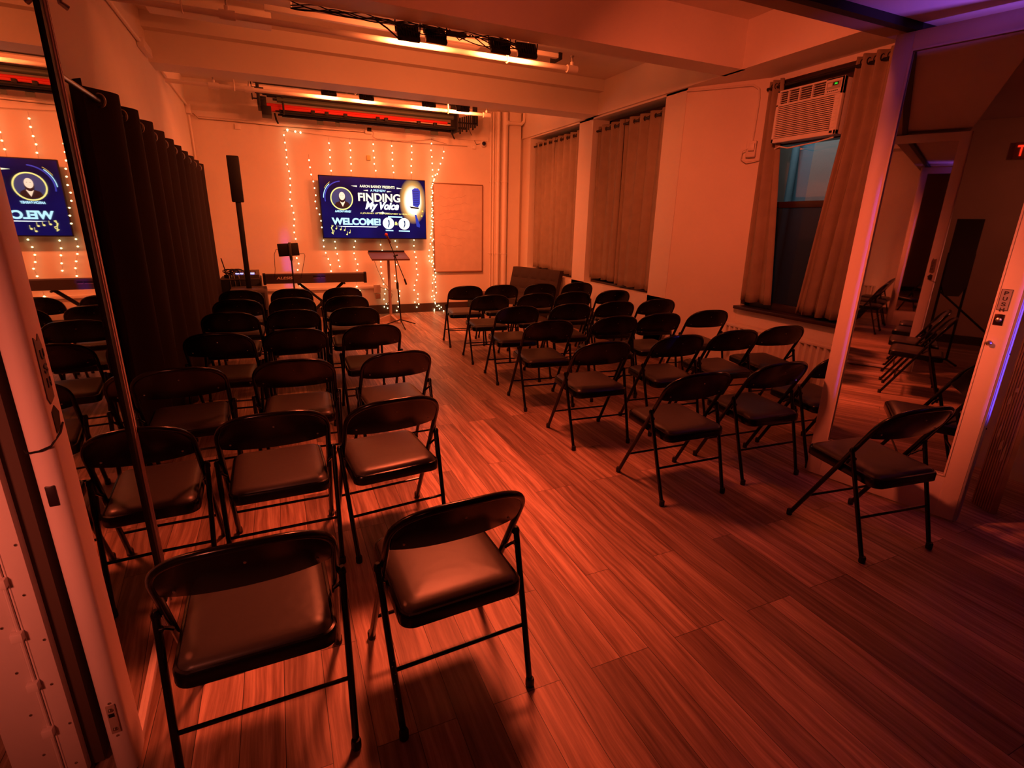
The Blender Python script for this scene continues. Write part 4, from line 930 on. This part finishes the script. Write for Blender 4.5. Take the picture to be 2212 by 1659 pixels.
b = new(); lathe(b, [(.05, -.08), (.05, .06), (.02, .08)], 14, (.0, 0, .335), 'Y'); obj('pivot', b, M_dark, t)
b = new()
for x in (-.38, .38): tube(b, [(x, -.2, .018), (x, .25, .018)], .018, 8)
for x in (-.32, .30): tube(b, [(x, -.15, .64), (x, .22, .64)], .014, 8)
obj('foot_bar', b, M_dark, t)
# tablet on a thin stand
t = thing('tablet_stand', 'thin black pole stand holding a tablet behind the chairs', 'stand', (.165, 7.75, 0))
obj('pole', tube(new(), [(0, 0, .06), (0, 0, 1.02)], .010, 10), M_dark, t)
b = new(); lathe(b, [(.016, .98), (.018, 1.0), (.018, 1.05), (.012, 1.06)], 12); obj('clamp', b, M_dark, t)
b = new()
for a in (30, 150, 270): tube(b, [(0, 0, .14), (.20*math.cos(R(a)), .20*math.sin(R(a)), .008)], .007, 8)
obj('tripod_foot', b, M_dark, t)
b = new(); box(b, (-.02, -.012, 1.02), (.014, .0, 1.215), .004); obj('tablet_clip', b, M_grey, t)
t = thing('tablet', 'black tablet seen from behind on the thin stand', 'tablet', (.142, 7.765, 1.12), R(0))
T = Matrix.Rotation(R(-3.5), 4, 'Y')
obj('case', box(new(), (-.13, 0, -.083), (.13, .014, .083), .006, T), M_dark, t)
obj('display', box(new(), (-.118, .014, -.072), (.118, .016, .072), 0, T), M_scr, t)
obj('charging_cable', tube(new(), [(.13, .006, -.055), (.19, .006, -.05), (.20, .0, -.08), (.15, -.02, -.27), (.12, -.02, -.38)], .0035, 6), M_dark, t)
obj('charging_cable', tube(new(), [(-.13, .006, -.0), (-.155, .006, .0), (-.18, 0, -.06), (-.19, -.01, -.25), (-.205, -.01, -.36)], .0035, 6), M_dark, t)
# lectern table
t = thing('lectern', 'narrow flat topped lectern on a pole with four flat feet', 'lectern', (1.555, 8.25, 0))
b = new(); prism(b, [(-.27, .965), (.27, .965), (.33, 1.04), (-.26, 1.04)], -.012, .012, 'Y') if False else None
b = new(); T = Matrix.Translation((.01, 0, 1.0)) @ Matrix.Rotation(R(13), 4, 'X'); box(b, (-.285, -.19, -.012), (.285, .19, .012), .004, T); obj('tray_top', b, mat('brown_lectern_top', (.12, .05, .03), .5), t)
obj('front_lip', box(new(), (-.28, .17, .0), (.28, .19, .035), .003, T), M_dark, t)
obj('pole', tube(new(), [(0, 0, .08), (0, 0, .98)], .022, 14), mat('brushed_lectern_pole', (.60, .45, .42), .3, metal=.6), t)
b = new()
for a in (15, 105, 195, 285):
    T = Matrix.Rotation(R(a), 4, 'Z'); prism(bb_ := new(), [(0.0, 0), (.30, 0), (.30, .02), (.02, .10), (0, .10)], -.02, .02, 'Y')
    bmesh.ops.transform(bb_, matrix=T, verts=bb_.verts[:]); obj('foot', bb_, mat('cream_lectern_foot', (.50, .36, .28), .5) if a == 15 else bpy.data.materials['cream_lectern_foot'], t)
b.free()
# microphone stand
t = thing('microphone_stand', 'black boom microphone stand with tripod feet before the lectern', 'microphone stand', (1.60, 7.75, 0))
obj('tripod_leg', tube(new(), [(0, 0, .10), (.24, .07, .012)], .008, 8), M_dark, t)
obj('tripod_leg', tube(new(), [(0, 0, .10), (-.28, .04, .012)], .008, 8), M_dark, t)
obj('tripod_leg', tube(new(), [(0, 0, .10), (.0, -.32, .012)], .008, 8), M_dark, t)
b = new(); tube(b, [(.01, 0, .06), (-.02, 0, .60)], .010, 10); tube(b, [(-.02, 0, .60), (-.045, 0, 1.02)], .007, 10); lathe(b, [(.016, .56), (.018, .58), (.018, .64), (.01, .66)], 10, (-.022, 0, 0)); obj('shaft', b, M_dark, t)
b = new(); tube(b, [(-.12, -.02, 1.24), (.10, .0, .66)], .006, 8); tube(b, [(.085, 0, .70), (.11, 0, .62)], .013, 8); obj('boom_arm', b, M_dark, t)
b = new(); tube(b, [(-.06, -.01, 1.03), (-.03, 0, 1.04), (.0, .01, 1.045)], .012, 8); obj('boom_clutch', b, M_dark, t)
t = thing('microphone', 'handheld microphone with reddish head clipped on the boom stand', 'microphone', (1.48, 7.73, 1.24))
obj('handle', tube(new(), [(.02, 0, -.02), (-.025, 0, .07)], .012, 12, r2=.016), mat('brown_microphone_body', (.12, .04, .02), .35, metal=.5), t)
obj('grille_head', lathe(new(), [(.010, -.02), (.021, -.010), (.024, .004), (.018, .018), (.006, .024)], 14, (-.034, 0, .088)), mat('red_microphone_head', (.45, .04, .03), .5), t)
# couch
t = thing('futon_couch', 'dark grey tufted futon couch in the back right corner', 'couch', (3.62, 7.65, 0), R(-70))
def tufted(W_, H_, T_, nx, nz, xf):
    b = new(); g = {}; NX, NZ = nx*6, nz*6
    for side in (0, 1):
        for i in range(NX+1):
            for j in range(NZ+1):
                u, v = i/NX, j/NZ
                puff = (abs(math.sin(math.pi*u*nx))*abs(math.sin(math.pi*v*nz)))**.35
                d = T_/2*(.72+.28*puff)
                g[side, i, j] = b.verts.new(xf(u*W_, (-d if side == 0 else d), v*H_))
    for s in (0, 1):
        for i in range(NX):
            for j in range(NZ): b.faces.new((g[s, i, j], g[s, i+1, j], g[s, i+1, j+1], g[s, i, j+1]))
    for i in range(NX):
        for j in (0, NZ): b.faces.new((g[0, i, j], g[0, i+1, j], g[1, i+1, j], g[1, i, j]))
    for j in range(NZ):
        for i in (0, NX): b.faces.new((g[0, i, j], g[0, i, j+1], g[1, i, j+1], g[1, i, j]))
    return b
obj('backrest', tufted(1.05, .50, .12, 5, 3, lambda x, y, z: (x-.5, y+.12+z*.25, z*.97+.34)), M_couch, t)
obj('seat_cushion', tufted(1.05, .62, .12, 5, 3, lambda x, y, z: (x-.5, -z+.20, y+.36)), M_couch, t)
for x in (-.45, .5):
    for y in (-.36, .18): obj('leg', tube(new(), [(x, y, 0), (x, y, .31)], .016, 8), M_dark, t)
t = thing('bench', 'low dark bench along the back wall right of the fairy lights', 'bench', (3.15, 8.55, 0))
obj('bench_top', box(new(), (-.18, -.14, .28), (.50, .14, .36), .01), mat('brown_bench_top', (.10, .04, .025), .5), t)
for x in (-.15, .46): obj('leg', box(new(), (x-.015, -.12, 0), (x+.015, .12, .28), .003), M_dark, t)
# cardboard boxes on the floor by the right wall
def carton(x, y, s, lab):
    t = thing('cardboard_box', lab, 'box', (x, y, 0), R(12))
    obj('body', box(new(), (-s*.6, -s*.5, 0), (s*.6, s*.5, s*.8), .003), mat('pale_cardboard', (.55, .42, .32), .8, bump=.1) if 'pale_cardboard' not in bpy.data.materials else bpy.data.materials['pale_cardboard'], t)
    b = new(); box(b, (-s*.6, -.02, s*.8), (s*.6, .02, s*.802)); obj('tape', b, M_trim, t)
carton(3.93, 4.32, .18, 'pale cardboard box on the floor by the wall between the windows')
carton(4.15, 2.72, .26, 'pale cardboard box beside the radiator near the right mirrored door')

# ---------------------------------------------------------------- right foreground
t = thing('rough_board', 'rough corrugated brown board standing right of the right mirrored door', 'board', (3.622, 1.385, .0), R(-115))
mb = mat('rough_brown_board', (.42, .22, .13), .85, bump=.8, bscale=30, var=.35, vscale=4)
b = new(); n = 9; Wb = .135; prof = []
for k in range(n):
    x0 = Wb*k/n; d = Wb/n; prof += [(x0+.1*d, -.004), (x0+.6*d, -.004), (x0+.7*d, .003), (x0+.95*d, .003)]
prism(b, prof + [(Wb, .03), (0, .03)], .0, 2.30, 'Z'); obj('board_face', b, mb, t, False)
M_peel = mat('peeled_patch', (.60, .38, .24), .8)
for k, (x, z, w_, h_) in enumerate(((.03, .42, .012, .09), (.06, .36, .018, .07), (.09, .30, .014, .12), (.05, .70, .02, .03), (.03, .62, .014, .06))):
    obj('torn_patch', prism(new(), [(x, z), (x+w_, z+.2*h_), (x+w_*.8, z+h_), (x+.1*w_, z+.7*h_)], -.006, -.003, 'Y'), M_peel, t)
for i, ch in enumerate('KEN'): text('stencil_letter', ch, .118, .98-.036*i, .020, M_dark, t, -.006, width=.022, off=.02, rot=(R(90), 0, 0))
obj('stencil_mark', box(new(), (.104, -.006, .86), (.118, -.004, .885)), M_dark, t)
t = thing('black_drape', 'black cloth hanging in the dark at the right edge', 'cloth', (3.58, 1.10, 0), R(-60))
cloth('drape', curtain_mesh(.9, .02, 2.35, 5, .04, 21), M_blackcloth, t)

# ---------------------------------------------------------------- lobby side, seen in the mirrors
t = thing('panel_stand', 'black padded panel on a folding metal stand, seen in the right mirror', 'stand', (-1.45, 1.17, 0), R(78))
b = new(); prism(b, [(-.12, .92), (-.07, .80), (.07, .80), (.12, .92), (.12, 1.68), (-.12, 1.68)], -.03, .03, 'Y'); obj('panel', b, mat('dark_olive_pad', (.05, .045, .035), .8), t)
b = new()
for s in (-1, 1): tube(b, [(s*.12, 0, 1.3), (s*.12, -.02, .02)], .014, 8)
obj('upright', b, M_dark, t)
b = new(); tube(b, [(-.12, 0, .03), (.12, 0, .03)], .012, 8); tube(b, [(-.12, 0, .03), (-.12, -.35, .03)], .012, 8); tube(b, [(.12, 0, .03), (.12, -.35, .03)], .012, 8); tube(b, [(.12, -.02, .85), (-.42, .0, .40)], .012, 8); obj('brace', b, M_dark, t)
t = thing('exit_sign', 'red lit EXIT sign on the lobby wall, seen in the right mirror', 'exit sign', (-2.985, .64, 2.55))
obj('housing', box(new(), (-.012, -.17, -.1), (.03, .17, .1), .006), mat('exit_housing', (.3, .1, .07), .5), t)
text('exit_lettering', 'EXIT', .034, -.065, .13, flat('exit_red', (1.0, .03, .01), 1.6), t, -.13, width=.27, off=.02, rot=(R(90), 0, R(90)))
